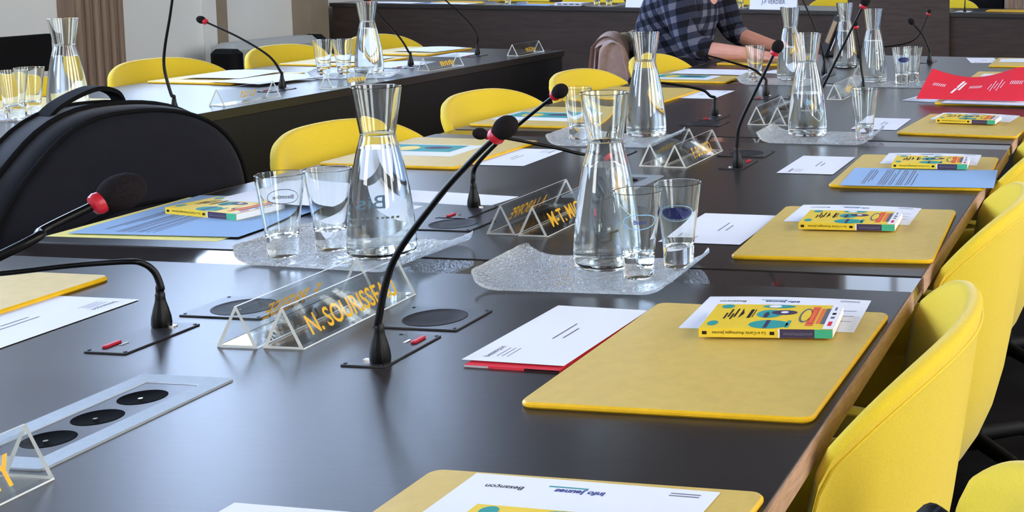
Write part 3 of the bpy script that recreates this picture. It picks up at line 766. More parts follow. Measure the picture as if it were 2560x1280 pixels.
def tumbler(x, y, z, label, logo=None):
    t = thing('tumbler', label, 'glass', (x, y, T+z), 0, 'clear water tumblers')
    if 'g' not in gm:
        o = MB().lathe(GO+GI, M['glass'], 48).build('glass_body', t, smooth=32); gm['g'] = o.data
    else:
        o = bpy.data.objects.new('glass_body', gm['g']); C.objects.link(o); o.parent = t
    if logo:
        kind, th = logo; mb = MB(); a, b = 0.025, 0.0115; z0 = 0.087
        if kind == 'filled':
            n = 28; vs = [(a*0.9*cos(2*pi*k/n), b*0.8*sin(2*pi*k/n), 0) for k in range(n)]; wrap(mb, vs, [tuple(range(n))], GO, radians(th), z0, M['navy'])
            vs, fs = ring2d(a*1.03, b*1.1, 0.0009); wrap(mb, vs, fs, GO, radians(th), z0, M['skyblue'])
        else:
            vs, fs = ring2d(a, b, 0.0011); wrap(mb, vs, fs, GO, radians(th), z0, M['skyblue'] if kind == 'blue' else M['ink'])
            vs, fs = text_mesh('Bisontine' if kind == 'grey' else 'Bison', 0.0085, 0.0, 0.0002, 1.0, 'CENTER'); vs = [(v[0], v[1]-0.003, v[2]) for v in vs]
            wrap(mb, vs, fs, GO, radians(th), z0, M['ink'] if kind == 'grey' else M['navy'])
        mb.build('logo', t, smooth=0, fix=False)
    return t
tray(-1.225, 1.862, radians(-4), 'rippled clear tray holding the first big carafe and two tumblers by the papers')
tray(-0.800, 1.790, radians(2), 'rippled clear tray in front, with carafe and two tumblers beside the big pad')
tray(-1.300, 3.055, radians(3), 'rippled clear tray behind the second pair of signs')
tray(-0.808, 3.185, radians(2), 'rippled clear tray with one tumbler beside the blue sheet pad')
tray(-2.850, 4.380, radians(24), 'rippled clear tray on the side table')
tray(-1.285, 4.490, radians(6), 'rippled clear tray by the plaid person\'s hands')
tray(-0.880, 4.500, radians(3), 'rippled clear tray behind the red leaflet')
tray(-2.965, 3.19, radians(4), 'rippled clear tray on the side table behind the backpack')
carafe(-1.168, 1.840, TZ, 0.170, 'water carafe on the tray between the papers and the paired signs', (130, 0.066, 0.030))
carafe(-0.797, 1.830, TZ, 0.155, 'water carafe standing largest, on the tray beside the big pad')
carafe(-1.249, 3.120, TZ, 0.170, 'water carafe in front of the draped coat', (60, 0.075, 0.02))
carafe(-0.848, 3.195, TZ, 0.110, 'water carafe on the tray with a single tumbler', (-70, 0.085, 0.02))
carafe(-0.953, 4.505, TZ, 0.150, 'water carafe beside the red leaflet', None)
carafe(-2.845, 4.445, TZ, 0.165, 'water carafe on the side table in front of the dark desk')
carafe(-1.262, 4.520, TZ, 0.120, 'water carafe beside the plaid person\'s hands')
carafe(-1.195, 5.10, 0.0, 0.150, 'water carafe last along the table, beside the tablet')
carafe(-2.975, 3.240, TZ, 0.160, 'water carafe with flared spout behind the backpack')
tumbler(-1.314, 1.812, TZ, 'tumbler with grey oval print, beside the blue papers', ('grey', 118))
tumbler(-1.268, 1.862, TZ, 'tumbler just behind the one with the grey oval print', None)
tumbler(-0.725, 1.772, TZ, 'tumbler with light blue oval print in front of the big carafe', ('blue', -62))
tumbler(-0.690, 1.842, TZ, 'tumbler with dark blue oval print beside the big carafe', ('filled', -75))
tumbler(-1.392, 3.035, TZ, 'tumbler behind the microphone head with red ring', None)
tumbler(-0.690, 3.155, TZ, 'single tumbler on the tray before the red leaflet', None)
tumbler(-0.845, 4.48, TZ, 'tumbler touching the red leaflet', ('filled', -60))
tumbler(-0.815, 4.535, TZ, 'tumbler directly behind the one touching the red leaflet', None)
tumbler(-1.372, 4.450, TZ, 'tumbler in front of the plaid person\'s hands', None)
tumbler(-2.955, 4.34, TZ, 'tumbler at the outer end of the side table tray', None)
tumbler(-2.903, 4.378, TZ, 'tumbler touching the carafe on the side table', None)
tumbler(-3.03, 3.125, TZ, 'tumbler at the photo edge behind the backpack', None)
tumbler(-3.06, 3.21, TZ, 'tumbler between the edge tumbler and the flared carafe', None)

# ---------------------------------------------------------------- acrylic name signs
SB, SHh, SL = 0.0525, 0.051, 0.25
def prism_mesh(length):
    th = 0.0030; mb = MB()
    o = [(-SB/2, 0.0), (SB/2, 0.0), (SB/2-0.0003, 0.0016), (0.0014, SHh), (-0.0014, SHh), (-SB/2+0.0003, 0.0016)]
    i = [(-SB/2+th*2.0, th), (SB/2-th*2.0, th), (SB/2-th*2.0-0.0002, th+0.0004), (0.0004, SHh-th*2.0), (-0.0004, SHh-th*2.0), (-SB/2+th*2.0+0.0002, th+0.0004)]
    for P in (o, i):
        for k in range(6):
            a, b = P[k], P[(k+1) % 6]
            mb.add([(a[0], -length/2, a[1]), (b[0], -length/2, b[1]), (b[0], length/2, b[1]), (a[0], length/2, a[1])], [(0, 1, 2, 3)], M['acryl_edge'] if (P is o and k in (1, 3, 5)) else M['acrylic'])
    for y in (-length/2, length/2):
        for k in range(6):
            a, b, c_, d = o[k], o[(k+1) % 6], i[(k+1) % 6], i[k]
            mb.add([(p[0], y, p[1]) for p in (a, b, c_, d)], [(0, 1, 2, 3)], M['acryl_edge'])
    return mb
def weld(o, d=1e-5):
    bm = bmesh.new(); bm.from_mesh(o.data); bmesh.ops.remove_doubles(bm, verts=bm.verts, dist=d); bmesh.ops.recalc_face_normals(bm, faces=bm.faces); bm.to_mesh(o.data); bm.free(); return o
def sign(x, y, rz, label, text, side, size=0.030, start=0.045, scr=None, length=SL, sx=0.82):
    t = thing('name_sign', label, 'name sign', (x, y, T+0.0005), rz, 'clear acrylic name signs')
    weld(prism_mesh(length).build('prism', t, smooth=0))
    vs, fs = text_mesh(text, size, 0.0003, 0.0006, sx) if scr is None else scr
    k = SB/2; h = sqrt(k*k+SHh*SHh); mb = MB()
    def fn(v):
        u, w, n = v[0]+start, v[1]+0.012, 0.0006+abs(v[2])*0.3
        px = side*(k-w*k/h+n*SHh/h); pz = w*SHh/h+n*k/h
        return (px, side*(-length/2+u), pz)
    mb.mapped(vs, fs, fn, M['gold']).build('lettering', t, smooth=0, fix=False)
    return t
sign(-1.085, 1.527, 0.02, 'clear name sign in front, its yellow letters seen reversed, by the speaker plate', 'F. PRESSE', -1, 0.034, 0.062)
sign(-1.027, 1.530, 0.02, 'clear name sign with the largest readable yellow letters', 'N. SOURISSEAU', 1, 0.0365, 0.024, None, SL, 0.76)
sign(-1.070, 2.150, 0.0, 'clear name sign with reversed letters before the second microphone', 'A. LABORPE', -1, 0.034, 0.050, None, SL, 0.74)
sign(-1.011, 2.145, 0.0, 'clear name sign half hidden by the largest carafe', 'M-T. MIC', 1, 0.0365, 0.030)
sign(-1.078, 2.835, 0.0, 'clear name sign with faint reversed letters behind the largest carafe', '', -1, 0.027, 0.06, scribble(8, 0.10, 0.02, 5))
sign(-1.019, 2.830, 0.0, 'clear name sign with upright yellow letters beside the lone upright microphone', 'F. BOUSSO', 1, 0.035, 0.070, None, SL, 0.72)
sign(-1.046, 3.525, 0.0, 'clear name sign with pale letters in front of the single-tumbler tray', '', -1, 0.027, 0.09, scribble(5, 0.07, 0.02, 6))
sign(-0.987, 3.525, 0.0, 'clear name sign partly behind the carafe of the single-tumbler tray', '', 1, 0.027, 0.09, scribble(5, 0.07, 0.02, 7))
sign(-0.976, 4.135, 0.0, 'clear name sign with bright yellow letters among the distant carafes', '', 1, 0.027, 0.10, scribble(6, 0.09, 0.024, 8))
sign(-1.045, 4.80, 0.0, 'clear name sign lying beyond the distant trays', '', -1, 0.027, 0.09, scribble(4, 0.05, 0.02, 9))
sign(-2.724, 4.725, 0.0, 'clear name sign on the side table beside the tray', '', 1, 0.027, 0.09, scribble(7, 0.10, 0.022, 10))
sign(-2.724, 5.425, 0.0, 'clear name sign at the end of the side table', '', 1, 0.027, 0.09, scribble(6, 0.09, 0.022, 11))
sign(-2.724, 3.62, 0.0, 'clear name sign with reversed letters against the backpack top', 'D. LET', -1, 0.030, 0.06)
sign(-2.700, 4.10, 0.0, 'clear name sign with faint yellow letters under the side table tray', '', 1, 0.027, 0.09, scribble(7, 0.10, 0.02, 12))
sign(-2.735, 3.0, 0.0, 'clear name sign at the photo edge behind the backpack', '', 1, 0.027, 0.09, scribble(7, 0.10, 0.02, 13))
sign(-1.005, 0.900, 0.0, 'clear name sign at the bottom corner ending in a yellow letter over the sockets', 'EY', 1, 0.040, 0.185, None, 0.25, 0.8)

# ---------------------------------------------------------------- gooseneck microphones
def mic(px_, py_, flip, path, label, head=True, r=0.0031, hr=0.0128, ring_on=True):
    """px_, py_: centre of the plate; path: world points of the stem after the boss, the last one the foot of the head."""
    s = -1 if flip else 1
    t = thing('gooseneck_microphone', label, 'microphone', (px_, py_, T), 0, 'black gooseneck microphones')
    bx, by = s*0.012, -s*0.044
    pl = MB().slab(0.056, 0.124, 0.003, 0.0, 0.0022, M['plate'], 0.0006).build('base_plate', t)
    mb = MB()
    for qx in (-1, 1):
        for qy in (-1, 1): mb.lathe([(0, 0.0022), (0.0024, 0.0022), (0.0020, 0.0030), (0, 0.0030)], M['mic'], 10, (qx*0.0235, qy*0.057, 0))
    mb.build('screws', pl)
    MB().slab(0.0075, 0.026, 0.003, 0.0021, 0.0052, M['ring'], 0.001, s*0.012, s*0.036).build('red_button', t)
    MB().slab(0.004, 0.012, 0.001, 0.0021, 0.0032, M['chrome'], 0.0003, s*0.001, s*0.030).slab(0.012, 0.006, 0.001, 0.0021, 0.0042, M['chrome'], 0.0003, bx-s*0.014, by).build('switch', t)
    boss = [(0, 0.0021), (0.0112, 0.0021), (0.0118, 0.006), (0.0112, 0.014), (0.0088, 0.025), (0.0064, 0.034), (0.0056, 0.039), (0.0056, 0.044), (0.0046, 0.046), (0, 0.046)]
    MB().lathe(boss, M['mic'], 24, (bx, by, 0)).build('boss', t)
    o = Vector((px_, py_, T))
    P = [Vector((bx, by, 0.045)), Vector((bx, by, 0.054))]+[Vector(p)-o for p in path]
    c_ = catmull(P, 7)
    n = len(c_); MB().tube(c_, [0.0046-(0.0046-r)*i/n for i in range(n)], M['mic'], 10).build('stem', t)
    if head:
        d = (c_[-1]-c_[-3]).normalized(); R = d.to_track_quat('Z', 'Y').to_matrix(); e = c_[-1]
        if ring_on:
            prof = [(0.004, -0.004), (0.0085, -0.002), (0.0102, 0.002), (0.0095, 0.006), (0.004, 0.007)]
            MB().lathe([(0, -0.004)]+prof+[(0, 0.007)], M['ring'], 24, tuple(e), R).build('light_ring', t)
        MB().ball(e+d*(0.005+hr*1.05), (hr, hr, hr*1.25), M['foam'], R).build('foam_head', t)
    return t
mic(-0.892, 1.418, False, [UY(985, 650, 1.38), UY(1095, 495, 1.38), UY(1180, 400, 1.38), UY(1236, 345, 1.38)], 'tall bent microphone in front, stem crossing the big carafe tray')
mic(-1.218, 2.186, True, [UY(1190, 415, 2.23), UY(1240, 360, 2.20), UY(1310, 300, 2.17), UY(1385, 240, 2.14)], 'microphone whose red ringed head shows against a yellow chair')
mic(-1.216, 2.850, True, [UY(1480, 380, 2.80), UY(1455, 385, 2.72), UY(1390, 370, 2.68), UY(1290, 350, 2.62), UY(1222, 338, 2.58)], 'microphone drooping behind the largest carafe, head touching a red ring')
mic(-1.221, 1.420, True, [UY(403, 722, 1.463), UY(395, 696, 1.462), UY(383, 676, 1.459), UY(360, 660, 1.452), UY(320, 654, 1.44), UY(180, 664, 1.42), UY(0, 684, 1.38), UY(-130, 690, 1.34)], 'microphone bent flat above the shaded envelope')
a0 = Vector((-1.232, 0.800, T))
mic(-1.220, 0.757, True, [a0+Vector((0.08, 0.03, 0.115)), UY(0, 640, 0.95), UY(110, 575, 0.985), UY(238, 512, 1.02)], 'microphone with glowing red ring leaning into the backpack', True, 0.0040, 0.0165)
mic(-0.895, 2.770, False, [UY(1850, 310, 2.728), UY(1890, 225, 2.728), UY(1935, 135, 2.728)], 'lone upright microphone beside the small upright-letter sign')
mic(-1.208, 3.520, True, [UY(1776, 240, 3.558), UY(1762, 228, 3.55), UY(1735, 220, 3.54), UY(1690, 212, 3.52), UY(1640, 206, 3.5), UY(1600, 204, 3.49)], 'microphone with low arched stem behind the slim carafe')
mic(-1.208, 4.030, True, [UY(1905, 190, 4.07), UY(1880, 172, 4.06), UY(1815, 152, 4.05), UY(1765, 138, 4.04)], 'microphone pointing at the plaid sleeve, dark head', True, 0.0031, 0.0128, False)
mic(-0.895, 3.410, False, [UY(2045, 240, 3.37), UY(2068, 195, 3.37), UY(2110, 110, 3.37), UY(2156, 18, 3.37)], 'microphone rising from behind the single-tumbler carafe to the top edge')
mic(-0.925, 4.200, False, [UY(2153, 170, 4.16), UY(2148, 110, 4.16), UY(2140, 70, 4.16)], 'upright thin microphone behind the single tumbler', True, 0.0028, 0.009)
mic(-1.196, 4.760, True, [UY(2052, 110, 4.8), UY(2030, 50, 4.8), UY(2000, -15, 4.8), UY(1985, -50, 4.8)], 'microphone passing in front of the tablet towards the top edge')
mic(-0.905, 5.420, False, [UY(2322, 120, 5.375), UY(2308, 90, 5.375), UY(2285, 62, 5.375)], 'dark microphone curving away behind the red leaflet', True, 0.0031, 0.0128, False)
mic(-1.215, 5.480, True, [UY(2200, 118, 5.5), UY(2285, 100, 5.5), UY(2320, 36, 5.5)], 'thin microphone with a tiny red ring against the back desk', True, 0.0022, 0.008)
mic(-0.892, 2.095, False, [UY(1563, 480, 2.05), UY(1545, 430, 2.05), UY(1525, 395, 2.05)], 'microphone hidden behind the largest carafe')
mic(-2.832, 3.912, True, [UY(702, 180, 3.95), UY(672, 140, 3.95), UY(600, 95, 3.95), UY(515, 55, 3.95)], 'microphone leaning over the side table towards the moulding')
p = U(437, 287)
mic(p.x+0.012, p.y-0.044, True, [UY(428, 236, p.y), UY(411, 172, p.y), UY(412, 120, p.y), UY(425, 40, p.y), UY(436, -40, p.y)], 'tall microphone rising above the backpack handle')
mic(-2.877, 4.746, True, [UY(1022, 130, 4.79), UY(1000, 95, 4.79), UY(955, 45, 4.79), UY(925, 8, 4.79)], 'thin microphone beside the side table carafe')
mic(-2.880, 5.270, True, [UY(1193, 90, 5.31), UY(1175, 60, 5.31), UY(1140, 25, 5.31), UY(1100, -12, 5.31)], 'thin microphone near the far end of the side table')
p = U(2422, 26)
mic(-1.35, BY+0.15, False, [Vector((-1.34, BY+0.12, T+0.12)), Vector((-1.36, BY+0.1, T+0.3))], 'microphone standing on the back desk past the raised panel')

# ---------------------------------------------------------------- speaker plates and socket boxes in the table
def speaker(x, y, rz, label):
    t = thing('speaker_plate', label, 'speaker', (x, y, T), rz, 'speaker plates set in the table')
    pl = MB().slab(0.115, 0.094, 0.003, 0.0, 0.0022, M['plate'], 0.0006).build('plate', t)
    mb = MB()
    for qx in (-1, 1):
        for qy in (-1, 1): mb.lathe([(0, 0.0022), (0.0022, 0.0022), (0.0018, 0.0030), (0, 0.0030)], M['mic'], 10, (qx*0.052, qy*0.041, 0))
    mb.build('screws', pl)
    MB().lathe([(0.040, 0.0021), (0.040, 0.0026), (0.0385, 0.0030), (0.037, 0.0024), (0.02, 0.0030), (0, 0.0034)], M['grille'], 40, (0.002, 0.0, 0)).build('grille', t)
    return t
speaker(-0.915, 1.549, 0, 'round speaker plate beside the tall bent microphone')
speaker(-1.192, 1.559, 0, 'round speaker plate behind the reversed-letter sign in front')
speaker(-1.192, 2.085, 0, 'round speaker plate before the microphone of the yellow chair')
speaker(-0.930, 2.235, 0, 'round speaker plate under the largest carafe\'s far side')
speaker(-0.925, 2.92, 0, 'round speaker plate behind the lone upright microphone')
speaker(-1.195, 3.40, 0, 'round speaker plate before the low arched microphone')
speaker(-1.10, 4.05, 0, 'round speaker plate behind the pale-letter signs')
def sockets(x0, y0, x1, y1, label):
    w, l = x1-x0, y1-y0
    t = thing('socket_box', label, 'socket box', ((x0+x1)/2, (y0+y1)/2, T), 0, 'flush socket boxes in the table')
    fr = MB()
    def rr(ww, ll, r, z):
        o = []
        for qx, qy, a0 in ((1, 1, 0), (-1, 1, 90), (-1, -1, 180), (1, -1, 270)):
            for k in range(5):
                a = radians(a0+22.5*k); o.append((qx*(ww/2-r)+r*cos(a), qy*(ll/2-r)+r*sin(a), z))
        return o
    fr.loft([rr(w, l, 0.006, 0), rr(w, l, 0.006, 0.0016), rr(w-0.0012, l-0.0012, 0.0055, 0.0022), rr(w-0.048, l-0.048, 0.003, 0.0022), rr(w-0.050, l-0.050, 0.003, 0.0004)], M['alu']).build('frame', t, smooth=15)
    MB().slab(w-0.050, l-0.050, 0.003, 0.0002, 0.0012, M['plate']).build('socket_panel', t)
    for k in (-1, 0, 1):
        so = MB().lathe([(0.0235, 0.0011), (0.0235, 0.0014), (0.0228, 0.0017), (0.0222, 0.0014), (0, 0.0013)], M['void'], 36, (0, k*0.060, 0)).build('socket', t)
        MB().tube([(0.006, k*0.060-0.010, 0.0012), (0.006, k*0.060-0.010, 0.0042)], 0.0024, M['chrome'], 10).build('earth_pin', so)
    return t
sockets(-1.118, 1.040, -1.005, 1.296, 'silver framed box of three black sockets at the front corner')
sockets(-1.118, 2.350, -1.005, 2.606, 'silver framed socket box hidden behind the largest carafe')
sockets(-1.118, 3.68, -1.005, 3.93, 'silver framed socket box among the distant signs')

# ---------------------------------------------------------------- papers on the side table
def spad(y, label, x=None):
    return pad((SXL+0.015 if x is None else x), y, 0, label)
spad(3.16, 'yellow desk pad on the side table behind the edge tumblers')
spad(4.02, 'yellow desk pad on the side table under the first loose papers')
spad(4.70, 'yellow desk pad on the side table beside the tray')
spad(5.22, 'yellow desk pad at the end of the side table')
sheet(-3.33, 4.10, 0.012, 0.1, 0.21, 0.28, 'white papers on the first side table pad', 'paper', curl=0.006)
sheet(-3.16, 4.02, 0.009, -0.15, 0.21, 0.30, 'white sheet bridging pad and table by the leaning microphone', 'paper', curl=0.008)
sheet(-3.05, 4.25, 0.0, 0.12, 0.21, 0.30, 'white sheet half under the side table tray', 'paper')
sheet(-3.30, 4.78, 0.010, 0.1, 0.21, 0.25, 'white papers on the side table pad beside the tray', 'paper', curl=0.006)
sheet(-3.03, 4.66, 0.001, 0.2, 0.20, 0.28, 'white sheet beside the side table carafe', 'paper', curl=0.004)
sheet(-3.30, 5.33, 0.010, -0.1, 0.21, 0.25, 'white papers on the last side table pad', 'paper', curl=0.008)
sheet(-3.03, 5.18, 0.001, 0.1, 0.12, 0.23, 'white envelope on the side table near the end', 'paper', 'envelope', 'envelope')

# ---------------------------------------------------------------- things on the back desk
DY = BY+0.06
for x0, lb in ((-5.75, 'yellow pad on the back desk near the wall'), (-5.02, 'yellow pad on the back desk by the printed papers'), (-4.05, 'yellow pad on the back desk beside first name card'), (-1.2, 'yellow pad at the far end of the back desk')):
    flatbox('desk_pad', 0.45, 0.28, 0.006, M['pad'], x0, DY+0.21, 0, 0, lb, 'desk pad', 'yellow desk pads', 0.012, 0.002)
for x0, y0, w0, lb, m_ in ((-6.3, DY, 0.5, 'white papers spread at the wall end of the back desk', 'paper'), (-5.75, DY+0.02, 0.35, 'pale blue sheet at the wall end of the back desk', 'bluepaper'),
                           (-5.62, DY-0.03, 0.3, 'white sheet beside the wall-end papers of the back desk', 'paper'), (-5.0, DY-0.02, 0.36, 'pale blue sheets drooping on the back desk edge', 'bluepaper'),
                           (-1.42, DY, 0.12, 'white paper beside the back desk microphone', 'paper')):
    sheet(x0, y0, 0.001+(0.002 if 'beside the wall-end' in lb else 0), 0.0, w0, 0.22, lb, m_, curl=0.006)
for x0, wd, tx, lb in ((UY(1563, 10, BY+.06).x, 0.36, 'R', 'white name card on the back desk beside the plaid shoulder'), (UY(1873, 10, BY+.06).x, 0.375, 'J-F VERDIER', 'white name card with grey capitals on the back desk')):
    t = thing('name_card', lb, 'name card', (x0, DY+0.0, T), 0, 'folded white name cards')
    MB().add([(0, 0, 0), (wd, 0, 0), (wd, 0.03, 0.10), (0, 0.03, 0.10), (0, 0.06, 0), (wd, 0.06, 0), (0, 0.002, 0), (wd, 0.002, 0), (wd, 0.03, 0.097), (0, 0.03, 0.097), (0, 0.058, 0), (wd, 0.058, 0)],
             [(0, 1, 2, 3), (3, 2, 5, 4), (6, 7, 8, 9), (9, 8, 11, 10), (0, 1, 7, 6), (4, 5, 11, 10), (0, 3, 9, 6), (3, 4, 10, 9), (1, 2, 8, 7), (2, 5, 11, 8)], M['paper']).build('card', t, smooth=0)
    vs, fs = text_mesh(tx, 0.045, 0.0, 0.0004, 0.8, 'CENTER'); mb = MB()
    mb.mapped(vs, fs, lambda v: (wd/2+v[0], (v[1]+0.046)*0.287-0.0012, (v[1]+0.046)*0.958), M['ink']).build('lettering', t, smooth=0, fix=False)
tray(-4.22, DY+0.10, 0.0, 'rippled clear tray on the back desk beside the printed papers'); C.objects[-1].location.z = T
tumbler(-4.28, DY+0.08, TZ, 'tumbler on the back desk beside the printed papers')
tumbler(-4.19, DY+0.10, TZ, 'second tumbler on the back desk tray by the printed papers')
tray(-3.17, DY+0.10, 0.0, 'rippled clear tray on the back desk beside the capitals card')
tumbler(-3.21, DY+0.08, TZ, 'tumbler on the back desk beside the capitals card')
tumbler(-3.12, DY+0.11, TZ, 'second tumbler on the back desk by the capitals card')
tray(-5.05, DY+0.10, 0.0, 'rippled clear tray on the back desk near the wall')
tumbler(-5.02, DY+0.08, TZ, 'tumbler on the back desk near the wall')
t = thing('document_stack', 'small stack of printed papers on the back desk', 'papers', (-4.62, DY-0.01, T))
for k in range(4): MB().slab(0.22, 0.16, 0.001, 0.004+0.006*k, 0.009+0.006*k, M['paper'], 0, 0.13+0.008*(k % 2), 0.09+0.006*(k % 3)).build('page', t, smooth=0)
mb = MB()
for k in range(4): mb.span((0.05+0.05*k, 0.009, 0.012), (0.08+0.05*k, 0.0095, 0.020), M['ink'])
mb.build('print', t, smooth=0)
t = thing('woven_chair', 'woven taupe armchair back behind the end of the back desk', 'chair', (-0.70, BY+1.2, 0))
mb = MB(); mb.slab(0.9, 0.06, 0.02, 0.35, 1.15, M['wicker'], 0.01)
for k in range(13): mb.tube([(-0.42+0.07*k, -0.035, 0.36), (-0.42+0.07*k, -0.035, 1.13)], 0.012, M['wicker'], 8)
mb.build('backrest', t)
MB().slab(0.9, 0.6, 0.03, 0.30, 0.42, M['wicker'], 0.01, 0, 0.30).build('seat', t)
for sx in (-0.4, 0.4):
    for sy in (0.02, 0.56): MB().span((sx-.02, sy-.02, 0), (sx+.02, sy+.02, 0.31), M['wicker']).build('leg', t, smooth=0)
t = thing('office_chair', 'black chair back behind the raised panel of the back desk', 'chair', (-1.42, BY+1.55, 0))
MB().slab(0.5, 0.09, 0.04, 0.45, 1.2, M['black'], 0.02).build('backrest', t)
MB().slab(0.5, 0.48, 0.06, 0.42, 0.50, M['black'], 0.02, 0, 0.22).build('seat', t)
MB().lathe([(0, 0), (0.26, 0), (0.26, 0.03), (0.03, 0.06), (0.03, 0.42), (0, 0.42)], M['black'], 24, (0, 0.22, 0)).build('pedestal', t)

# ---------------------------------------------------------------- by the wall
bp = UX(0, 90, -5.6)
t = thing('display_panel', 'black upright panel by the wall behind the flared carafe', 'panel', (-5.6, 5.95, 0), 0)
q0, q1 = UX(-60, 95, -5.6), UX(128, 84, -5.6)
MB().span((-0.03, q0.y-5.95-0.6, 0.55), (0.0, q1.y-5.95, q1.z), M['black']).build('screen', t, smooth=0)
MB().span((-0.05, -0.25, 0.02), (-0.031, -0.15, 0.6), M['black']).build('post', t, smooth=0)
MB().span((-0.25, -0.25, 0.0), (0.2, 0.25, 0.02), M['black']).build('foot', t, smooth=0)
q = UX(585, 125, -6.1)
ec = thing('equipment_case', 'light grey case with a black rounded end by the wall', 'case', (-6.2, q.y, 0), 0)
hh = q.z
MB().slab(0.20, 0.12, 0.05, 0.0, hh, M['black'], 0.03, 0.0, 0.06).build('end_cap', ec)
MB().slab(0.20, 0.95, 0.05, 0.0, hh+0.03, M['greycase'], 0.05, -0.10, 0.62).build('body', ec)
MB().slab(0.21, 0.10, 0.05, 0.0, hh+0.03, M['black'], 0.05, -0.10, 1.148).build('end_cap', ec)

# ---------------------------------------------------------------- black backpack on the second far-side chair
def bag():
    t = thing('backpack', 'large black backpack on a chair at the table edge', 'backpack', (-1.985, 2.238, 0.460), radians(-12))
    Wd, Hh, D = 0.535, 0.452, 0.165
    def outline(n=64, ins=0.0):
        out = []
        for k in range(n):
            a = 2*pi*k/n; c_, s_ = cos(a), sin(a)
            e = 2.9 if s_ < 0 else (2.45 if c_ > 0 else 2.45-0.6*min(1, -c_*1.5))
            q = (abs(c_)**e+abs(s_)**e)**(-1/e)
            z_ = Hh/2+s_*q*(Hh/2-ins); y_ = c_*q*(Wd/2-ins)
            out.append((y_, z_-(0.05*((-y_)/(Wd/2))**2*(z_/Hh) if y_ < 0 else 0)))
        return out
    rings = []
    for x, ins in ((-D*0.5, 0.06), (-D*0.47, 0.02), (-D*0.40, 0.0), (D*0.20, 0.0), (D*0.36, 0.010), (D*0.44, 0.030), (D*0.48, 0.07), (D*0.52, 0.14), (D*0.54, 0.20)):
        rings.append([(x, y, z) for y, z in outline(64, ins)])
    MB().loft(rings, M['bag'], caps=True).build('body', t, smooth=60)
    for nm, x, ins in (('zip', D*0.02, -0.002), ('piping', D*0.37, 0.009), ('piping', -D*0.38, -0.001)):
        o = outline(64, ins); MB().tube([(x, y, z) for y, z in o]+[(x, o[0][0], o[0][1])], 0.0045 if nm == 'piping' else 0.006, M['bagside'], 8).build(nm, t)
    # front pocket, a slightly proud panel with its own piping
    pk = []
    for x, ins in ((D*0.43, 0.05), (D*0.57, 0.07), (D*0.62, 0.10), (D*0.63, 0.16)):
        pk.append([(x, y, 0.02+z*0.62) for y, z in outline(48, ins)])
    f = MB().loft(pk, M['bag'], caps=True).build('front_pocket', t, smooth=60)
    o = outline(48, 0.055); MB().tube([(D*0.53, y, 0.02+z*0.62) for y, z in o]+[(D*0.53, o[0][0], 0.02+o[0][1]*0.62)], 0.004, M['bagside'], 8).build('piping', f)
    h = catmull([(-0.045, -0.085, Hh-0.050), (-0.045, -0.08, Hh-0.020), (-0.045, -0.045, Hh+0.006), (-0.045, 0.015, Hh+0.026), (-0.045, 0.058, Hh+0.014), (-0.045, 0.075, Hh-0.02)], 6)
    hb = MB(); hb.loft([[(p.x-0.018, p.y, p.z), (p.x+0.018, p.y, p.z), (p.x+0.018, p.y, p.z+0.009), (p.x-0.018, p.y, p.z+0.009)] for p in h], M['bagside'], caps=True).build('handle', t)
    MB().lathe([(0, 0), (0.005, 0), (0.004, 0.003), (0, 0.003)], M['chrome'], 12, (-0.025, -0.075, Hh-0.020)).build('rivet', t)
    st = MB(); st.tube(catmull([(-D*0.5, -0.20, Hh-0.06), (-D*0.62, -0.30, Hh*0.62), (-D*0.55, -0.33, Hh*0.25), (-D*0.4, -0.30, 0.03)]), 0.035, M['bagside'], 10).build('shoulder_strap', t)
    return t
bag()

t = thing('stool', 'black stool carrying the backpack', 'stool', (-1.99, 2.24, 0))
MB().slab(0.26, 0.34, 0.03, 0.417, 0.452, M['black'], 0.008).build('seat', t)
for sx in (-0.12, 0.12):
    for sy in (-0.14, 0.14): MB().tube([(sx, sy, 0.0), (sx, sy, 0.42)], 0.014, M['black'], 10).build('leg', t)

# ---------------------------------------------------------------- coat over a chair back
def coat():
    t = thing('coat', 'rose and khaki coat draped over a chair back by the plaid person', 'coat', (-2.112, 5.43, T), 0)
    def drape(name, y0, y1, top, drop, inner, m, folds, ph):
        rings = []; n = 46
        for i in range(n+1):
            u = i/n; y = y0+(y1-y0)*u; e = min(1, sin(pi*min(1, u*1.0+0.001))*2.2)**0.5 if 0 < i < n else 0.35
            f1 = 1.7*sin(folds*2*pi*u+ph); f2 = 1.8*sin(folds*4.7*pi*u+ph*2)
            xc = -0.187*sqrt(max(0.05, 1-(y/0.33)**2)); ring = []
            for k in range(25):
                v = k/24; a = pi*(v-0.0)
                if v < 0.34: w = 1-v/0.34; x = inner*(0.62+0.75*w)+(0.016*f1+0.006*f2)*(0.3+0.7*w); z = top-0.03-drop*0.62*w
                elif v > 0.66: w = (v-0.66)/0.34; x = -0.062-0.05*w-(0.014*f1+0.005*f2)*(0.3+0.7*w); z = top-0.03-drop*w
                else: w = (v-0.34)/0.32; x = inner*0.62*(1-w)-0.062*w+0.005*f1; z = top-0.03+0.03*sin(pi*w)+0.010*f1+0.004*f2
                ring.append((xc+x*(0.35+0.65*e), y+0.01*f2, z-(1-e)*0.05))
            rings.append(ring)
        return MB().loft(rings, m, caps=True).build(name, t, smooth=70)
    drape('shoulder_fold', -0.315, 0.03, 0.095, 0.42, 0.085, M['coatrose'], 4.2, 0.6)
    drape('lining', -0.07, 0.22, 0.085, 0.44, 0.115, M['coatbeige'], 2.8, 1.9)
    return t
coat()

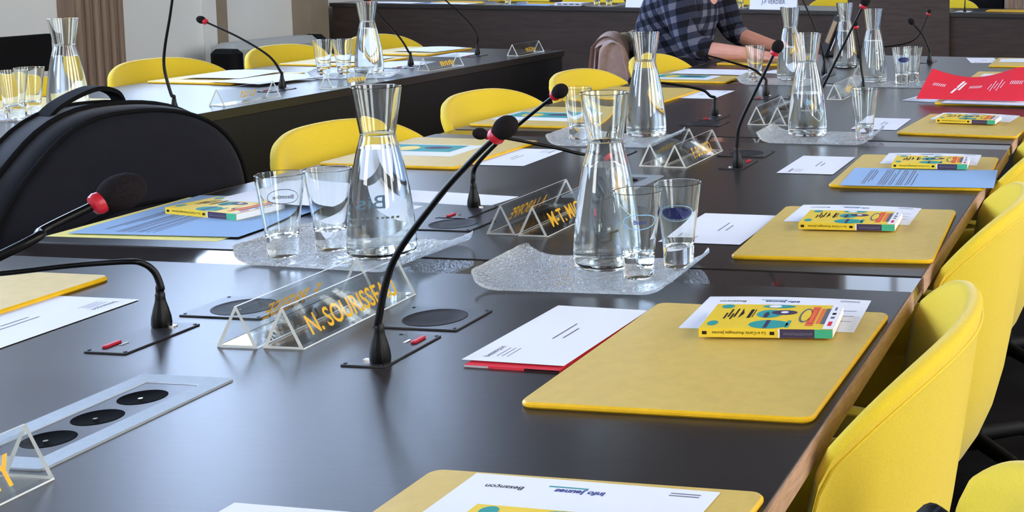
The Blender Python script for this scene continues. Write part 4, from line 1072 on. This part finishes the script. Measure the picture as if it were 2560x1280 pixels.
# ---------------------------------------------------------------- tablet, bags at the near side
tp = U(2075, 138)
t = thing('tablet', 'tablet in a black folding case propped behind the distant carafes', 'tablet', (tp.x-0.03, tp.y, T+0.003), radians(20))
tilt = Matrix.Rotation(radians(-22), 3, 'Y')
def leaned(mb):
    mb.v = [tuple(Matrix.Rotation(radians(22), 3, 'Y') @ Vector(v)) for v in mb.v]; return mb
leaned(MB().span((-0.006, -0.11, 0.0), (0.006, 0.11, 0.185), M['black'])).build('case_back', t, smooth=0)
leaned(MB().span((-0.008, -0.085, 0.055), (-0.0061, 0.06, 0.16), M['tan'])).build('leather_patch', t, smooth=0)
leaned(MB().span((0.0062, -0.115, 0.03), (0.0095, 0.112, 0.19), M['paper'])).build('screen_edge', t, smooth=0)
MB().span((0.0, -0.11, 0.0), (0.16, 0.11, 0.008), M['black']).build('case_cover', t, smooth=0)
def lump(name, label, c, r, m, cat, seed):
    rnd = random.Random(seed); mb = MB().ball((0, 0, 0), r, m, None, 28, 18)
    mb.v = [(x*(1+0.10*sin(9*z/r[2]+5*y/r[1])), y*(1+0.08*sin(7*x/r[0]+3*z/r[2])), z*(1+0.09*sin(6*x/r[0]+4*y/r[1]))) for x, y, z in mb.v]
    return mb
t = thing('shoulder_bag', 'dark soft bag lump at the bottom edge in front of a yellow chair', 'bag', tuple(UY(2312, 1270, 0.95)-Vector((0, 0, 0.14))), 0)
lump('pouch', '', None, (0.075, 0.075, 0.13), M['black'], '', 3).build('pouch', t, smooth=70)
MB().tube(catmull([(0.0, -0.07, -0.02), (0.06, -0.05, -0.3), (0.06, 0.05, -0.3), (0.0, 0.07, -0.02)]), 0.008, M['black'], 8).build('strap', t)
t = thing('jacket', 'dark navy jacket hanging on a chair past the near row', 'jacket', (-0.02, 2.52, 0.25), 0)
lump('body', '', None, (0.06, 0.20, 0.27), M['denim'], '', 5).build('jacket_body', t, smooth=70)
MB().tube(catmull([(0.0, -0.17, 0.2), (0.03, -0.22, 0.0), (0.02, -0.22, -0.22)]), 0.04, M['denim'], 10).build('jacket_sleeve', t)

# ---------------------------------------------------------------- the person in plaid
def skinned(name, parent, nodes, edges, m, sub=2, root=0):
    me = bpy.data.meshes.new(name); me.from_pydata([n[0] for n in nodes], edges, [])
    me.materials.append(m)
    o = bpy.data.objects.new(name, me); C.objects.link(o); o.parent = parent
    o.modifiers.new('skin', 'SKIN')
    for i, n in enumerate(nodes):
        r = n[1] if isinstance(n[1], tuple) else (n[1], n[1])
        me.skin_vertices[0].data[i].radius = r
        me.skin_vertices[0].data[i].use_root = (i == root)
    s = o.modifiers.new('smooth', 'SUBSURF'); s.levels = sub; s.render_levels = sub
    return o
def person():
    P = thing('person', 'person in a grey and navy plaid shirt leaning forearms on the table', 'person', (-2.0, 5.42, 0), 0)
    O = Vector((-2.0, 5.42, 0))
    W = lambda px, py, Y: UY(px, py, Y)-O
    # near arm (towards the camera) and far arm follow the photograph
    nsh, nel, nwr = W(1685, -40, 5.22), W(1722, 122, 5.17), W(1885, 136, 5.17)
    fsh, fel, fwr = Vector((0.10, 0.20, 1.04)), W(1830, 84, 5.58), W(1925, 112, 5.52)
    body = [(Vector((-0.09, 0, 0.62)), (0.10, 0.15)), (Vector((-0.08, 0, 0.68)), (0.10, 0.15)), (Vector((-0.03, 0, 0.85)), (0.10, 0.14)), (Vector((0.03, 0, 1.00)), (0.085, 0.13)), (Vector((0.09, 0, 1.075)), (0.052, 0.058)),
            (Vector((0.125, 0, 1.125)), 0.054), (Vector((0.16, 0, 1.17)), 0.055)]
    edges = [(0, 1), (1, 2), (2, 3), (3, 4), (4, 5), (5, 6)]
    def chain(at, pts):
        for p, r in pts:
            body.append((Vector(p), r)); edges.append((at, len(body)-1)); at = len(body)-1
        return at
    nw = chain(3, [(nsh+Vector((0, 0.02, -0.02)), 0.048), (nel, 0.042), (nel.lerp(nwr, 0.35), 0.040), (nwr, (0.026, 0.030))])
    fw = chain(3, [(fsh+Vector((0, -0.02, -0.02)), 0.048), (fel, 0.042), (fel.lerp(fwr, 0.35), 0.040), (fwr, (0.026, 0.030))])
    for s in (-1, 1):
        hip, knee, ank = Vector((-0.04, s*0.10, 0.58)), Vector((0.36, s*0.11, 0.56)), Vector((0.34, s*0.11, 0.09))
        chain(0, [(hip, 0.085), (knee, 0.058), (ank, 0.04), (ank+Vector((0.10, 0, -0.045)), 0.035), (ank+Vector((0.17, 0, -0.055)), 0.025)])
    def hand(at, wr, fw_, side):
        d = fw_.normalized(); up = Vector((0, 0, 1)); lat = up.cross(d).normalized()*side
        palm = wr+d*0.055+Vector((0, 0, -0.008)); pi_ = chain(at, [(palm, (0.017, 0.034))])
        for k, ln in zip((-1.5, -0.5, 0.5, 1.5), (0.060, 0.074, 0.070, 0.056)):
            b = palm+d*0.028+lat*(k*0.017)
            chain(pi_, [(b, 0.0088), (b+d*ln*0.5+lat*k*0.003+Vector((0, 0, -0.004)), 0.0082), (b+d*ln*0.95+lat*k*0.004+Vector((0, 0, -0.016)), 0.007)])
        th = palm-d*0.02-lat*0.032
        chain(pi_, [(th, 0.011), (th+d*0.030-lat*0.014+Vector((0, 0, -0.004)), 0.0095), (th+d*0.055-lat*0.012+Vector((0, 0, -0.010)), 0.008)])
    hand(nw, nwr, (nwr-nel)*Vector((1, 1, 0)) if False else Vector(((nwr-nel).x, (nwr-nel).y+0.04, 0)), 1)
    hand(fw, fwr, Vector(((fwr-fel).x, (fwr-fel).y-0.03, 0)), -1)
    # head: skull, jaw, nose carried by the same skeleton
    hd = chain(6, [(Vector((0.195, 0, 1.245)), (0.082, 0.074)), (Vector((0.19, 0, 1.32)), (0.078, 0.072)), (Vector((0.185, 0, 1.36)), 0.05)])
    jaw = chain(6, [(Vector((0.232, 0, 1.192)), 0.044)])
    chain(hd-2, [(Vector((0.285, 0, 1.255)), 0.014), (Vector((0.300, 0, 1.242)), 0.012)])
    b = skinned('body', P, body, edges, M['skin'])
    mb = MB()
    for s in (-1, 1): mb.ball((0.268, s*0.031, 1.275), (0.008, 0.012, 0.008), M['eye']).ball((0.275, s*0.031, 1.275), (0.003, 0.005, 0.005), M['black'])
    mb.build('eyes', P)
    MB().ball((0.250, 0, 1.200), (0.010, 0.020, 0.006), M['lip']).build('mouth', P)
    mb = MB()
    for s in (-1, 1): mb.ball((0.18, s*0.085, 1.255), (0.018, 0.008, 0.030), M['skin'])
    mb.build('ears', P)
    hair = MB().ball((0.165, 0, 1.315), (0.105, 0.093, 0.085), M['hair']).ball((0.120, 0, 1.26), (0.065, 0.085, 0.10), M['hair'])
    hair.build('hair', P)
    # shirt
    sh = [(Vector((-0.09, 0, 0.63)), (0.125, 0.185)), (Vector((-0.08, 0, 0.70)), (0.125, 0.185)), (Vector((-0.035, 0, 0.85)), (0.14, 0.19)), (Vector((0.02, 0, 0.99)), (0.14, 0.195)), (Vector((0.085, 0, 1.095)), (0.082, 0.088))]
    se = [(0, 1), (1, 2), (2, 3), (3, 4)]
    def sl(at, pts):
        for p, r in pts:
            sh.append((Vector(p), r)); se.append((at, len(sh)-1)); at = len(sh)-1
    nsh2, fsh2 = Vector((0.03, -0.17, 1.02)), Vector((0.03, 0.17, 1.02))
    sl(3, [(nsh2, 0.098), (nsh+Vector((0, 0, -0.02)), 0.085), (nsh.lerp(nel, 0.5), 0.074), (nel+Vector((0, 0, 0.012)), 0.062), (nel.lerp(nwr, 0.22)+Vector((0, 0, 0.006)), 0.056), (nel.lerp(nwr, 0.40), 0.050)])
    sl(3, [(fsh2, 0.098), (fsh+Vector((0, 0, -0.02)), 0.085), (fsh.lerp(fel, 0.5), 0.070), (fel+Vector((0, 0, 0.010)), 0.058), (fel.lerp(fwr, 0.25), 0.050), (fel.lerp(fwr, 0.38), 0.046)])
    skinned('shirt', P, sh, se, M['plaid'])
    tr = [(Vector((-0.09, 0, 0.61)), (0.11, 0.18))]; te = []
    for s in (-1, 1):
        at = 0
        for p, r in ((Vector((-0.02, s*0.10, 0.58)), 0.088), (Vector((0.36, s*0.11, 0.56)), 0.072), (Vector((0.34, s*0.11, 0.13)), 0.058)):
            tr.append((p, r)); te.append((at, len(tr)-1)); at = len(tr)-1
    skinned('trousers', P, tr, te, M['denim'])
    for s in (-1, 1):
        MB().ball((0.42, s*0.11, 0.042), (0.13, 0.05, 0.042), M['black']).build('shoe', P)
    MB().ball((0.115, 0.0, 1.07), (0.062, 0.04, 0.07), M['skin']).build('open_collar', P)
    return P
person()
